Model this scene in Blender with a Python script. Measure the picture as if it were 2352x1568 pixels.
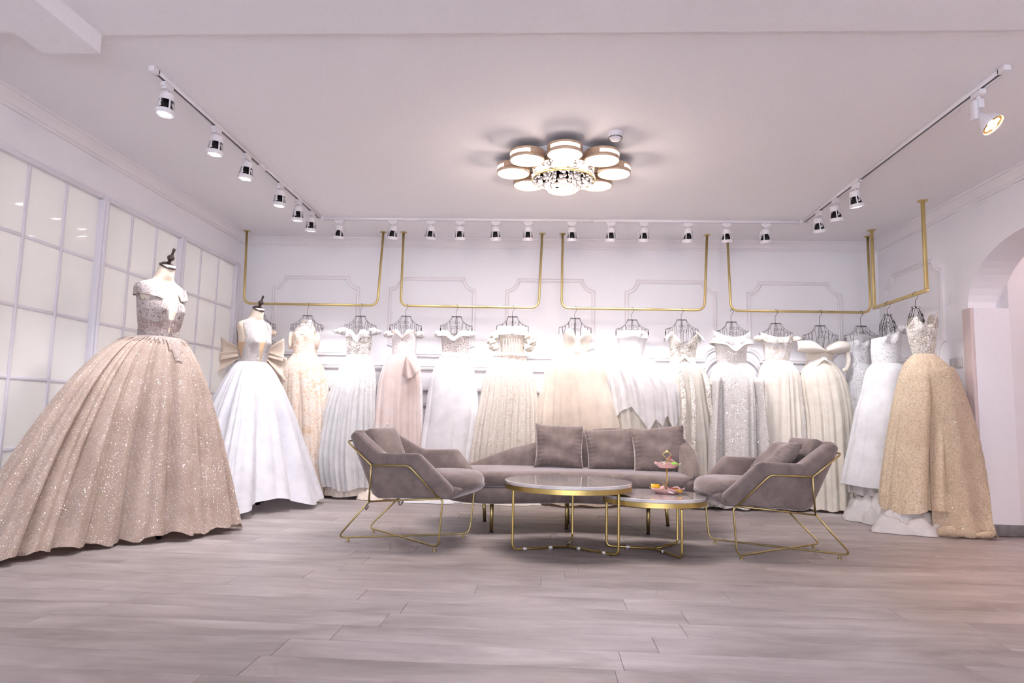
import bpy, math, random
import numpy as np
from mathutils import Matrix, Vector, Euler
PI = math.pi
SC = bpy.context.scene
COL = SC.collection
for _o in list(bpy.data.objects):
    bpy.data.objects.remove(_o)

# ------------------------------------------------------------------ camera, world, exposure
ROOM_H = 2.75          # ceiling height
XL, XR, YB, YF = -3.33, 3.48, 7.25, -3.4   # left, right, back and rear wall planes
cam_d = bpy.data.cameras.new('camera')
cam = bpy.data.objects.new('camera', cam_d)
COL.objects.link(cam)
cam_d.sensor_fit = 'HORIZONTAL'
cam_d.sensor_width = 36.0
cam_d.lens = 24.0
cam_d.clip_start = 0.05
cam.matrix_world = (Matrix.Translation((0, 0, 0.84)) @ Matrix.Rotation(math.radians(2.902), 4, 'Z')
                    @ Matrix.Rotation(math.radians(90 + 6.34), 4, 'X') @ Matrix.Rotation(math.radians(1.3), 4, 'Z'))
SC.camera = cam

world = bpy.data.worlds.new('world')
SC.world = world
world.use_nodes = True
_bg = world.node_tree.nodes['Background']
_bg.inputs['Color'].default_value = (.86, .885, 1.0, 1)
_bg.inputs['Strength'].default_value = 2.25

SC.view_settings.view_transform = 'Standard'
SC.view_settings.look = 'None'
SC.view_settings.gamma = 1.0
SC.view_settings.use_curve_mapping = False
SC.view_settings.exposure = 1.52
SC.cycles.max_bounces = 5
SC.cycles.diffuse_bounces = 4
SC.cycles.glossy_bounces = 2
SC.cycles.transmission_bounces = 4
SC.cycles.transparent_max_bounces = 6
SC.cycles.caustics_reflective = False
SC.cycles.caustics_refractive = False
SC.cycles.adaptive_threshold = 0.08
SC.cycles.adaptive_min_samples = 12
SC.cycles.use_light_tree = False
SC.cycles.sample_clamp_indirect = 6.0
SPOT_W = 23.0            # watts of one track spot
SPOT_COL = (.96, .95, 1.0)
DISC_E = 18.0             # emission of the ceiling lamp's discs

# ------------------------------------------------------------------ helpers: meshes and objects
class MB:
    """collects verts and faces, then links them as one mesh object"""
    def __init__(s):
        s.v = []; s.f = []
    def add(s, vs, fs):
        o = len(s.v)
        s.v.extend([tuple(map(float, q)) for q in vs])
        s.f.extend([tuple(i + o for i in q) for q in fs])
        return s
    def box(s, c, d, rz=0.0):
        x, y, z = (d[0] / 2, d[1] / 2, d[2] / 2)
        ca, sa = math.cos(rz), math.sin(rz)
        vs = []
        for k in (-z, z):
            for (i, j) in ((-x, -y), (x, -y), (x, y), (-x, y)):
                vs.append((c[0] + i * ca - j * sa, c[1] + i * sa + j * ca, c[2] + k))
        return s.add(vs, [(3, 2, 1, 0), (4, 5, 6, 7), (0, 1, 5, 4), (1, 2, 6, 5), (2, 3, 7, 6), (3, 0, 4, 7)])
    def bx(s, x0, x1, y0, y1, z0, z1):
        return s.box(((x0 + x1) / 2, (y0 + y1) / 2, (z0 + z1) / 2), (x1 - x0, y1 - y0, z1 - z0))
    def tube(s, pts, r, n=8, closed=False, caps=True):
        P = [Vector(p) for p in pts]
        m = len(P)
        rs = r if isinstance(r, (list, tuple)) else [r] * m
        up = Vector((0, 0, 1))
        vs = []
        prev = None
        for i in range(m):
            a = P[(i - 1) % m] if (closed or i > 0) else P[i]
            b = P[(i + 1) % m] if (closed or i < m - 1) else P[i]
            t = (b - a)
            if t.length < 1e-9: t = Vector((0, 0, 1))
            t.normalize()
            if prev is None:
                ref = up if abs(t.z) < 0.9 else Vector((1, 0, 0))
                x = t.cross(ref).normalized()
            else:
                x = prev - t * prev.dot(t)
                if x.length < 1e-6: x = t.cross(up)
                x.normalize()
            prev = x
            y = t.cross(x)
            for k in range(n):
                q = P[i] + (x * math.cos(2 * PI * k / n) + y * math.sin(2 * PI * k / n)) * rs[i]
                vs.append(q)
        fs = []
        for i in range(m if closed else m - 1):
            j = (i + 1) % m
            for k in range(n):
                l = (k + 1) % n
                fs.append((i * n + k, i * n + l, j * n + l, j * n + k))
        if caps and not closed:
            fs.append(tuple(range(n - 1, -1, -1)))
            fs.append(tuple((m - 1) * n + k for k in range(n)))
        return s.add(vs, fs)
    def lathe(s, prof, n=24, c=(0, 0, 0), M=None, a0=0.0, a1=2 * PI):
        """prof: list of (r, z), revolved about z"""
        full = abs(a1 - a0 - 2 * PI) < 1e-6
        m = n if full else n + 1
        vs = []
        for (r, z) in prof:
            for k in range(m):
                a = a0 + (a1 - a0) * k / n
                q = Vector((r * math.cos(a), r * math.sin(a), z))
                if M is not None: q = M @ q
                vs.append((q[0] + c[0], q[1] + c[1], q[2] + c[2]))
        fs = []
        for i in range(len(prof) - 1):
            for k in range(n):
                l = (k + 1) % m
                if not full and k + 1 >= m: continue
                fs.append((i * m + k, i * m + l, (i + 1) * m + l, (i + 1) * m + k))
        if full and prof[0][0] > 1e-6: fs.append(tuple(range(m - 1, -1, -1)))
        if full and prof[-1][0] > 1e-6: fs.append(tuple((len(prof) - 1) * m + k for k in range(m)))
        return s.add(vs, fs)
    def grid(s, P, wrap=False):
        """P: array [rows, cols, 3]"""
        P = np.asarray(P, float)
        r, c = P.shape[:2]
        vs = P.reshape(-1, 3).tolist()
        fs = []
        for i in range(r - 1):
            for j in range(c if wrap else c - 1):
                k = (j + 1) % c
                fs.append((i * c + j, i * c + k, (i + 1) * c + k, (i + 1) * c + j))
        return s.add(vs, fs)
    def prism(s, poly, y0, y1):
        """poly in (x, z), pushed along y"""
        n = len(poly)
        vs = [(x, y0, z) for x, z in poly] + [(x, y1, z) for x, z in poly]
        fs = [tuple(range(n)), tuple(range(2 * n - 1, n - 1, -1))]
        for i in range(n):
            j = (i + 1) % n
            fs.append((i, i + n, j + n, j))
        return s.add(vs, fs)
    def slab(s, poly, z0, z1):
        """poly in (x, y), pushed along z"""
        n = len(poly)
        vs = [(x, y, z0) for x, y in poly] + [(x, y, z1) for x, y in poly]
        fs = [tuple(range(n - 1, -1, -1)), tuple(range(n, 2 * n))]
        for i in range(n):
            j = (i + 1) % n
            fs.append((i, j, j + n, i + n))
        return s.add(vs, fs)
    def xform(s, M):
        s.v = [tuple(M @ Vector(q)) for q in s.v]
        return s
    def mesh(s, name, mat, smooth=False):
        me = bpy.data.meshes.new(name)
        me.from_pydata(s.v, [], s.f)
        me.update()
        if mat is not None: me.materials.append(mat)
        if smooth:
            me.polygons.foreach_set('use_smooth', [True] * len(me.polygons))
        return me
    def build(s, name, mat, parent=None, smooth=False, bevel=0.0, seg=2, sub=0, auto=None, solid=0.0):
        o = link(name, s.mesh(name, mat, smooth), parent)
        if solid:
            m = o.modifiers.new('thickness', 'SOLIDIFY'); m.thickness = solid; m.offset = 0
        if bevel:
            m = o.modifiers.new('bevel', 'BEVEL'); m.width = bevel; m.segments = seg
            m.limit_method = 'ANGLE'; m.angle_limit = math.radians(30)
            o.data.polygons.foreach_set('use_smooth', [True] * len(o.data.polygons))
        if sub:
            m = o.modifiers.new('subdivision', 'SUBSURF'); m.levels = sub; m.render_levels = sub
        if auto is not None:
            sharp(o.data, auto)
        return o

def sharp(me, deg):
    """smooth shading with edges sharper than deg kept hard"""
    import bmesh
    bm = bmesh.new(); bm.from_mesh(me)
    lim = math.radians(deg)
    for f in bm.faces: f.smooth = True
    for e in bm.edges:
        e.smooth = not (len(e.link_faces) == 2 and e.calc_face_angle(0) > lim)
    bm.to_mesh(me); bm.free()

def link(name, data, parent=None):
    o = bpy.data.objects.new(name, data)
    COL.objects.link(o)
    if parent is not None: o.parent = parent
    return o

def tag(o, label=None, cat=None, group=None, kind=None):
    if label: o['label'] = label
    if cat: o['category'] = cat
    if group: o['group'] = group
    if kind: o['kind'] = kind
    return o

def thing(name, label, cat, loc=(0, 0, 0), rz=0.0, group=None):
    o = link(name, None)
    o.empty_display_size = 0.1
    o.location = loc; o.rotation_euler = (0, 0, rz)
    return tag(o, label, cat, group)

def copy_tree(o, parent=None):
    c = o.copy(); COL.objects.link(c); c.parent = parent
    for ch in list(o.children):
        copy_tree(ch, c)
    return c

def fillet(pts, r, n=5):
    """round the inner corners of a polyline"""
    P = [Vector(p) for p in pts]
    out = [P[0]]
    for i in range(1, len(P) - 1):
        a, b, c = P[i - 1], P[i], P[i + 1]
        d1 = (a - b); d2 = (c - b)
        l = min(r, d1.length * .49, d2.length * .49)
        p = b + d1.normalized() * l; q = b + d2.normalized() * l
        for k in range(n + 1):
            t = k / n
            out.append(p * (1 - t) ** 2 + b * 2 * t * (1 - t) + q * t * t)
    out.append(P[-1])
    return out

def smooth_path(pts, n=8, closed=False):
    """Catmull-Rom through the points"""
    P = [Vector(p) for p in pts]
    m = len(P)
    out = []
    for i in range(m if closed else m - 1):
        if closed:
            p0, p1, p2, p3 = P[(i - 1) % m], P[i], P[(i + 1) % m], P[(i + 2) % m]
        else:
            p0, p1, p2, p3 = P[max(i - 1, 0)], P[i], P[i + 1], P[min(i + 2, m - 1)]
        for k in range(n):
            t = k / n
            out.append(0.5 * ((2 * p1) + (p2 - p0) * t + (2 * p0 - 5 * p1 + 4 * p2 - p3) * t * t + (3 * p1 - p0 - 3 * p2 + p3) * t ** 3))
    if not closed: out.append(P[-1])
    return out

def light(name, kind, loc, power, color, parent=None, aim=None, spot=None, blend=.6, size=.03):
    d = bpy.data.lights.new(name, kind)
    d.energy = power; d.color = color
    if kind == 'SPOT':
        d.spot_size = spot; d.spot_blend = blend; d.shadow_soft_size = size
    elif kind == 'POINT':
        d.shadow_soft_size = size
    o = link(name, d, parent)
    o.location = loc
    if aim is not None:
        o.rotation_euler = Vector(aim).to_track_quat('-Z', 'Y').to_euler()
    return o

# ------------------------------------------------------------------ materials
class NT:
    def __init__(s, name):
        s.m = bpy.data.materials.new(name); s.m.use_nodes = True
        s.t = s.m.node_tree; s.t.nodes.clear()
        s.out = s.t.nodes.new('ShaderNodeOutputMaterial')
    def n(s, typ, _props=None, **ins):
        nd = s.t.nodes.new('ShaderNode' + typ)
        for k, v in (_props or {}).items(): setattr(nd, k, v)
        for k, v in ins.items():
            s.set(nd, k.replace('_', ' '), v)
        return nd
    def set(s, nd, key, v):
        sock = nd.inputs[int(key)] if key.isdigit() else nd.inputs[key]
        if hasattr(v, 'is_linked') or isinstance(v, bpy.types.NodeSocket):
            s.t.links.new(v, sock)
        elif isinstance(v, (tuple, list)) and len(v) == 3 and sock.type == 'RGBA':
            sock.default_value = (*v, 1)
        else:
            sock.default_value = v
    def coords(s, kind='Object', scale=(1, 1, 1)):
        tc = s.n('TexCoord')
        mp = s.n('Mapping', Scale=scale)
        s.t.links.new(tc.outputs[kind], mp.inputs['Vector'])
        return mp.outputs[0]
    def noise(s, vec, scale, detail=3, rough=.5, dist=0.0):
        nd = s.n('TexNoise', Scale=scale, Detail=detail, Roughness=rough, Distortion=dist)
        s.t.links.new(vec, nd.inputs['Vector'])
        return nd.outputs['Fac']
    def ramp(s, fac, stops):
        nd = s.n('ValToRGB')
        s.t.links.new(fac, nd.inputs[0])
        e = nd.color_ramp.elements
        while len(e) < len(stops): e.new(.5)
        for q, (p, c) in zip(e, stops):
            q.position = p
            q.color = (*c, 1) if isinstance(c, (tuple, list)) else (c, c, c, 1)
        return nd.outputs[0]
    def math(s, op, a, b=0.0, clamp=False):
        nd = s.n('Math', {'operation': op, 'use_clamp': clamp})
        s.set(nd, '0', a); s.set(nd, '1', b)
        return nd.outputs[0]
    def mix(s, fac, a, b):
        nd = s.n('MixRGB')
        s.set(nd, 'Fac', fac); s.set(nd, 'Color1', a); s.set(nd, 'Color2', b)
        return nd.outputs[0]
    def bump(s, h, strength=.2, dist=.01):
        nd = s.n('Bump', Strength=strength, Distance=dist)
        s.t.links.new(h, nd.inputs['Height'])
        return nd.outputs[0]
    def done(s, sh):
        s.t.links.new(sh, s.out.inputs['Surface'])
        return s.m
    def pbr(s, **k):
        nd = s.n('BsdfPrincipled')
        for a, v in k.items(): s.set(nd, a.replace('_', ' '), v)
        return nd

def lin(r, g, b):
    f = lambda c: ((c / 255) / 12.92 if c / 255 <= .04045 else ((c / 255 + .055) / 1.055) ** 2.4)
    return (f(r), f(g), f(b))

def plain(name, col, rough=.5, metal=0.0, var=.06, scale=20, bump=0.0, **k):
    """one colour with a faint procedural mottling and relief"""
    t = NT(name)
    vec = t.coords()
    n = t.noise(vec, scale, 1 if var < .03 else 3)
    c2 = tuple(max(0, q * (1 - var)) for q in col); c1 = tuple(min(1, q * (1 + var * .6)) for q in col)
    c = t.ramp(n, [(.3, c2), (.7, c1)])
    b = t.pbr(Base_Color=c, Roughness=rough, Metallic=metal, **k)
    if bump:
        t.t.links.new(t.bump(n, bump, .004), b.inputs['Normal'])
    return t.done(b.outputs[0])

M = {}
M['wall'] = plain('wall_paint', (.85, .83, .855), .55, var=.015, scale=60)
M['ceiling'] = plain('ceiling_paint', (.85, .83, .86), .8, var=.015, scale=40)
M['moulding'] = plain('moulding_paint', (.82, .785, .805), .4, var=.01)
M['white'] = plain('white_lacquer', (.78, .75, .78), .32, var=.01)
M['frame'] = plain('partition_frame_white', (.74, .71, .76), .3, var=.02)
M['jamb'] = plain('arch_lining_paint', (.66, .54, .52), .6, var=.03, scale=8)
M['nextroom'] = plain('passage_paint', (.80, .765, .78), .6, var=.02, scale=8)
M['skirting'] = plain('grey_baseboard', (.22, .20, .205), .45, var=.3, scale=12)
M['gold'] = plain('satin_gold', (.60, .45, .16), .34, 1.0, var=.06, scale=30)
M['chairgold'] = plain('antique_gold', (.50, .395, .175), .38, 1.0, var=.06, scale=30)
M['rodgold'] = plain('painted_gold', (.62, .48, .21), .36, .75, var=.05, scale=14)
M['lampgold'] = plain('lamp_bronze_gold', (.60, .42, .29), .4, .25, var=.05)
M['black'] = plain('black_metal', (.012, .011, .012), .4, .3, var=.3)
M['wire'] = plain('black_wire', (.02, .018, .022), .4, .6, var=.2)
M['wood'] = plain('dark_turned_wood', (.035, .016, .012), .22, var=.35, scale=35, Coat_Weight=.6, Coat_Roughness=.1)
M['linen'] = plain('mannequin_linen', (.80, .69, .57), .8, var=.04, scale=90, bump=.05)
M['nude'] = plain('nude_lining', (.62, .42, .26), .8, var=.04, scale=60)
M['pink'] = plain('pink_ceramic', (.80, .48, .46), .18, var=.06, scale=12, Coat_Weight=.5)
M['tape'] = plain('clear_tape', (.75, .72, .72), .25, var=.02)
M['cookie'] = plain('biscuit', (.52, .27, .13), .6, var=.35, scale=60)
M['yellow'] = plain('yellow_wrapper', (.85, .47, .02), .3, var=.12, scale=40)
M['green'] = plain('green_wrapper', (.25, .62, .06), .3, var=.1, scale=40)
M['red'] = plain('red_wrapper', (.62, .05, .04), .3, var=.1, scale=40)
M['plastic'] = plain('glossy_film', (.74, .64, .60), .12, var=.15, scale=50)
M['tag'] = plain('clear_tag', (.75, .75, .8), .08, var=.05)
M['socket'] = plain('switch_plate', (.63, .60, .60), .35, var=.02)

def emit(name, col, s):
    t = NT(name)
    e = t.n('Emission', Color=col, Strength=s)
    return t.done(e.outputs[0])
M['disc'] = emit('lamp_diffuser', (1.0, .93, .89), DISC_E)
M['slot'] = emit('lamp_side_slot', (1.0, .88, .80), 2.6)
M['led'] = emit('spot_led', (1.0, .95, 1.0), 14.0)
M['ledwarm'] = emit('spot_led_warm', (1.0, .62, .22), 16.0)
for _k in ('led', 'ledwarm', 'slot'):
    M[_k].cycles.emission_sampling = 'NONE'      # the lamps behind them do the lighting

def velvet():
    t = NT('taupe_velvet')
    v = t.coords()
    n = t.noise(v, 9, 5, .65, .6)
    n2 = t.noise(v, 240, 2)
    c = t.ramp(n, [(.30, lin(110, 98, 95)), (.52, lin(126, 113, 109)), (.75, lin(144, 130, 126))])
    b = t.pbr(Base_Color=c, Roughness=.85)
    for k, q in (('Sheen Weight', .85), ('Sheen Roughness', .35), ('Specular IOR Level', .2)): b.inputs[k].default_value = q
    b.inputs['Sheen Tint'].default_value = (.95, .85, .86, 1)
    t.t.links.new(t.bump(n2, .12, .002), b.inputs['Normal'])
    return t.done(b.outputs[0])
M['velvet'] = velvet()

def floor_mat():
    t = NT('vinyl_plank')
    info = t.n('ObjectInfo')
    tc = t.n('TexCoord')
    off = t.n('VectorMath', {'operation': 'SCALE'}); t.t.links.new(info.outputs['Location'], off.inputs[0]); off.inputs['Scale'].default_value = 1.0
    rnd = t.math('MULTIPLY', info.outputs['Random'], 37.0)
    comb = t.n('CombineXYZ', X=rnd, Y=rnd, Z=rnd)
    add = t.n('VectorMath', {'operation': 'ADD'})
    t.t.links.new(tc.outputs['Object'], add.inputs[0]); t.t.links.new(comb.outputs[0], add.inputs[1])
    mp = t.n('Mapping', Scale=(1.0, 3.2, 1)); t.t.links.new(add.outputs[0], mp.inputs['Vector'])
    mp2 = t.n('Mapping', Scale=(3.0, 26, 1)); t.t.links.new(add.outputs[0], mp2.inputs['Vector'])
    a = t.noise(mp.outputs[0], 1.6, 6, .62, .5)
    b_ = t.noise(mp2.outputs[0], 1.5, 4, .6)
    f = t.math('ADD', t.math('MULTIPLY', a, .82), t.math('MULTIPLY', b_, .18))
    f = t.math('ADD', f, t.math('MULTIPLY', t.math('SUBTRACT', info.outputs['Random'], .5), .055))
    c = t.ramp(f, [(.33, lin(134, 124, 121)), (.46, lin(152, 142, 140)), (.56, lin(163, 153, 151)), (.70, lin(182, 173, 171))])
    b = t.pbr(Base_Color=c, Roughness=.42)
    b.inputs['Specular IOR Level'].default_value = .35
    t.t.links.new(t.bump(b_, .06, .003), b.inputs['Normal'])
    return t.done(b.outputs[0])
M['floor'] = floor_mat()

def glass_mat():
    t = NT('frosted_glass')
    v = t.coords()
    n = t.noise(v, 1.2, 3)
    c = t.ramp(n, [(.3, (.74, .72, .69)), (.7, (.80, .78, .755))])
    b = t.pbr(Base_Color=c, Roughness=.55, Coat_Weight=1.0, Coat_Roughness=.04, Coat_IOR=1.5)
    tl = t.n('BsdfTranslucent', Color=(.86, .82, .78))
    m = t.n('MixShader', Fac=.19)
    t.t.links.new(b.outputs[0], m.inputs[1]); t.t.links.new(tl.outputs[0], m.inputs[2])
    return t.done(m.outputs[0])
M['glass'] = glass_mat()

def marble():
    t = NT('pale_marble')
    v = t.coords()
    n = t.noise(v, 4, 6, .6, 1.4)
    c = t.ramp(n, [(.35, (.56, .52, .52)), (.48, (.64, .60, .595)), (.6, (.67, .63, .63)), (.62, (.72, .68, .68))])
    b = t.pbr(Base_Color=c, Roughness=.18, Coat_Weight=1.0, Coat_Roughness=.015, Coat_IOR=1.7)
    return t.done(b.outputs[0])
M['marble'] = marble()

def crystal():
    t = NT('crystal')
    g = t.n('BsdfGlass', Color=(1, .97, .95), Roughness=.02, IOR=1.5)
    d = t.n('BsdfDiffuse', Color=(.95, .9, .9))
    m = t.n('MixShader', Fac=.45)
    t.t.links.new(g.outputs[0], m.inputs[1]); t.t.links.new(d.outputs[0], m.inputs[2])
    return t.done(m.outputs[0])
M['crystal'] = crystal()
def clear():
    t = NT('clear_acrylic')
    g = t.n('BsdfGlass', Color=(1, .98, .97), Roughness=.0, IOR=1.3)
    tr = t.n('BsdfTransparent')
    m = t.n('MixShader', Fac=.8)
    t.t.links.new(g.outputs[0], m.inputs[1]); t.t.links.new(tr.outputs[0], m.inputs[2])
    return t.done(m.outputs[0])
M['clear'] = clear()

def fabric(name, base, dark=None, sparkle=0.0, sscale=110, ssize=.32, scol=(.95, .93, .95), lace=None, lscale=30, lth=.5,
           trans=.22, rough=.75, sheer=0.0, fade=None, vine=False, crinkle=0.0, stretch=(1, 1, 1)):
    """gown cloth: weave, optional lace motif, optional loose sequins with their own tilt"""
    t = NT(name)
    v = t.coords()
    if stretch != (1, 1, 1): v2 = t.coords(scale=stretch)
    else: v2 = v
    n = t.noise(v2, 6, 2, .6)
    dk = dark or tuple(q * .88 for q in base)
    c = t.ramp(n, [(.35, dk), (.62, base)])
    height = t.noise(v, 300, 1)
    hs = .06
    if lace is not None:
        w = t.noise(v, lscale * .45, 2, .6, 1.6)
        vo = t.n('TexVoronoi', {'feature': 'DISTANCE_TO_EDGE'}, Scale=lscale); t.t.links.new(v, vo.inputs['Vector'])
        edge = t.math('LESS_THAN', vo.outputs['Distance'], .13)
        n3 = t.noise(v, lscale * 1.7, 2, .65, .8)
        mot = t.math('MULTIPLY', t.math('GREATER_THAN', w, lth), t.math('GREATER_THAN', t.math('ADD', n3, t.math('MULTIPLY', edge, .25)), .5))
        if vine:                      # thin branching stems instead of a solid ground
            wob = t.n('VectorMath', {'operation': 'ADD'}); t.t.links.new(v, wob.inputs[0])
            nz_ = t.n('TexNoise', Scale=lscale * .35, Detail=2); t.t.links.new(v, nz_.inputs['Vector'])
            ws = t.n('VectorMath', {'operation': 'SCALE'}); t.t.links.new(nz_.outputs['Color'], ws.inputs[0]); ws.inputs['Scale'].default_value = .05
            t.t.links.new(ws.outputs[0], wob.inputs[1])
            vo2 = t.n('TexVoronoi', {'feature': 'DISTANCE_TO_EDGE'}, Scale=lscale * .55); t.t.links.new(wob.outputs[0], vo2.inputs['Vector'])
            mot = t.math('MULTIPLY', t.math('LESS_THAN', vo2.outputs['Distance'], .12), t.math('GREATER_THAN', n3, .53))
        if fade is not None:          # motifs thin out between two heights
            sx = t.n('SeparateXYZ'); t.t.links.new(v, sx.inputs[0])
            fm = t.n('MapRange', From_Min=fade[0], From_Max=fade[1]); t.t.links.new(sx.outputs['Z'], fm.inputs['Value'])
            n9 = t.noise(v, 14, 3)
            mot = t.math('MULTIPLY', mot, t.math('GREATER_THAN', t.math('ADD', fm.outputs[0], t.math('MULTIPLY', t.math('SUBTRACT', n9, .5), .9)), .5))
        c = t.mix(mot, c, lace)
        height = t.math('ADD', t.math('MULTIPLY', mot, .8), t.math('MULTIPLY', n3, .5)); hs = .5
    if crinkle:
        cr = t.noise(v, 22, 5, .6, 1.5)
        height = t.math('ADD', height, cr); hs = crinkle
    b = t.pbr(Base_Color=c, Roughness=rough)
    if hs > .07: t.t.links.new(t.bump(height, hs, .006), b.inputs['Normal'])
    for k, q in (('Sheen Weight', .25), ('Sheen Roughness', .4), ('Specular IOR Level', .25)): b.inputs[k].default_value = q
    sh = b.outputs[0]
    if trans:
        tr = t.n('BsdfTranslucent'); t.set(tr, 'Color', c)
        m = t.n('MixShader', Fac=trans)
        t.t.links.new(sh, m.inputs[1]); t.t.links.new(tr.outputs[0], m.inputs[2]); sh = m.outputs[0]
    if sparkle:
        vo = t.n('TexVoronoi', Scale=sscale); t.t.links.new(v, vo.inputs['Vector'])
        sep = t.n('SeparateColor'); t.t.links.new(vo.outputs['Color'], sep.inputs[0])
        pick = t.math('LESS_THAN', sep.outputs[0], sparkle)
        near = t.math('LESS_THAN', vo.outputs['Distance'], ssize)
        mask = t.math('MULTIPLY', pick, near)
        geo = t.n('NewGeometry')
        off = t.n('VectorMath', {'operation': 'SUBTRACT'}); t.t.links.new(vo.outputs['Color'], off.inputs[0]); off.inputs[1].default_value = (.5, .5, .5)
        sc = t.n('VectorMath', {'operation': 'SCALE'}); t.t.links.new(off.outputs[0], sc.inputs[0]); sc.inputs['Scale'].default_value = 1.3
        ad = t.n('VectorMath', {'operation': 'ADD'}); t.t.links.new(geo.outputs['Normal'], ad.inputs[0]); t.t.links.new(sc.outputs[0], ad.inputs[1])
        nm = t.n('VectorMath', {'operation': 'NORMALIZE'}); t.t.links.new(ad.outputs[0], nm.inputs[0])
        gl = t.n('BsdfGlossy', Color=scol, Roughness=.28); t.t.links.new(nm.outputs[0], gl.inputs['Normal'])
        df = t.n('BsdfDiffuse', Color=scol)
        g2 = t.n('MixShader', Fac=.5); t.t.links.new(gl.outputs[0], g2.inputs[1]); t.t.links.new(df.outputs[0], g2.inputs[2])
        m = t.n('MixShader', Fac=mask); t.t.links.new(sh, m.inputs[1]); t.t.links.new(g2.outputs[0], m.inputs[2]); sh = m.outputs[0]
    if sheer:
        tp = t.n('BsdfTransparent')
        m = t.n('MixShader', Fac=sheer); t.t.links.new(sh, m.inputs[1]); t.t.links.new(tp.outputs[0], m.inputs[2]); sh = m.outputs[0]
    return t.done(sh)

# ------------------------------------------------------------------ the room
def struct(name, mb, mat, parent=None, **k):
    o = mb.build(name, mat, parent, **k)
    o['kind'] = 'structure'
    return o

# floor: a base slab carrying single vinyl planks
floor = struct('floor', MB().bx(XL - .3, 6.3, YF, YB + .1, -.10, -.004), M['floor'])
rnd = random.Random(4)
PITCH, PLEN, GAP = .187, 1.22, .0016
row_y = 1.495
_pm = {}
while row_y < YB - .01:
    y1 = min(row_y + PITCH, YB)
    x = XL - rnd.random() * PLEN
    if abs(row_y - 2.43) < .02: x = -.938 - 3 * PLEN       # joints read off the photograph
    if abs(row_y - 3.178) < .02: x = .38 - 4 * PLEN
    while x < XR:
        a, b = max(x, XL), min(x + PLEN, XR)
        if b - a > .04:
            key = (round(b - a, 3), round(y1 - row_y, 3))
            if key not in _pm:
                w, d = key
                h = GAP / 2; e = .0012
                vs = []
                for z, i in ((-.006, 0), (-e, 0), (0, e)):
                    vs += [(-w / 2 + h + i, -d / 2 + h + i, z), (w / 2 - h - i, -d / 2 + h + i, z), (w / 2 - h - i, d / 2 - h - i, z), (-w / 2 + h + i, d / 2 - h - i, z)]
                fs = [(8, 9, 10, 11)] + [(r * 4 + i, r * 4 + (i + 1) % 4, r * 4 + 4 + (i + 1) % 4, r * 4 + 4 + i) for r in (0, 1) for i in range(4)]
                _pm[key] = MB().add(vs, fs).mesh('plank', M['floor'])
            p = link('plank', _pm[key], floor)
            p.location = ((a + b) / 2, (row_y + y1) / 2, 0)
        x += PLEN
    row_y += PITCH

# ceiling, lowered near part and boxed beam
ceil_ = struct('ceiling', MB().bx(XL - .1, 6.3, YF, YB + .1, ROOM_H, ROOM_H + .1), M['ceiling'])
struct('soffit', MB().bx(XL, XR, YF, 3.18, ROOM_H - .022, ROOM_H), M['ceiling'], ceil_)
struct('boxed_beam', MB().slab([(-2.29, 1.0), (-2.29, 3.18), (-2.59, 3.18), (-2.59, 2.985), (XL, 2.985), (XL, 1.0)], 2.63, ROOM_H), M['ceiling'], ceil_)

# ---- mouldings
def ring_mould(path, w, prof, to3):
    """sweeps a flat moulding profile round a closed path; prof: (offset 0..1, height)"""
    n = len(path)
    P = [Vector(q) for q in path]
    nor = []
    for i in range(n):
        a, b, c = P[i - 1], P[i], P[(i + 1) % n]
        d1 = (b - a).normalized(); d2 = (c - b).normalized()
        n1 = Vector((-d1.y, d1.x)); n2 = Vector((-d2.y, d2.x))
        m = (n1 + n2)
        if m.length < 1e-6: m = n1
        m.normalize()
        nor.append(m / max(.45, m.dot(n1)))
    rows = []
    for (o, h) in prof:
        rows.append([to3(P[i].x + nor[i].x * w * o, P[i].y + nor[i].y * w * o, h) for i in range(n)])
    return MB().grid(np.array(rows), wrap=True)

def open_mould(path, w, prof, to3):
    n = len(path)
    P = [Vector(q) for q in path]
    rows = []
    for (o, h) in prof:
        r = []
        for i in range(n):
            a, b = P[max(i - 1, 0)], P[min(i + 1, n - 1)]
            d = (b - a).normalized(); nn = Vector((-d.y, d.x))
            r.append(to3(P[i].x + nn.x * w * (o - .5), P[i].y + nn.y * w * (o - .5), h))
        rows.append(r)
    return MB().grid(np.array(rows))

MPROF = [(0, 0), (0, .012), (.18, .018), (.34, .010), (.62, .014), (.80, .020), (1, .014), (1, 0)]

def scooped(x0, x1, z0, z1, r=.122, n=7):
    pts = []
    for (cx, cz, a0) in ((x0, z0, PI / 2), (x1, z0, PI), (x1, z1, -PI / 2), (x0, z1, 0)):
        s = {PI / 2: 1, PI: 1, -PI / 2: 1, 0: 1}[a0]
        arc = []
        for k in range(n + 1):
            a = a0 - k / n * PI / 2
            arc.append((cx + r * math.cos(a), cz + r * math.sin(a)))
        pts += arc
    return pts   # anticlockwise in (x, z)

wall_b = struct('wall_back', MB().bx(XL - .1, XR + .1, YB, YB + .1, 0, ROOM_H), M['wall'])
PANELS = [(-3.003, -2.031), (-1.715, -.761), (-.449, .515), (.826, 1.795), (2.107, 3.093)]
toB = lambda x, z, h: (x, YB - h, z)
for (a, b) in PANELS:
    ring_mould(scooped(a, b, 1.46, 2.335), .042, MPROF, toB).build('panel_moulding', M['moulding'], wall_b, auto=35)
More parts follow.
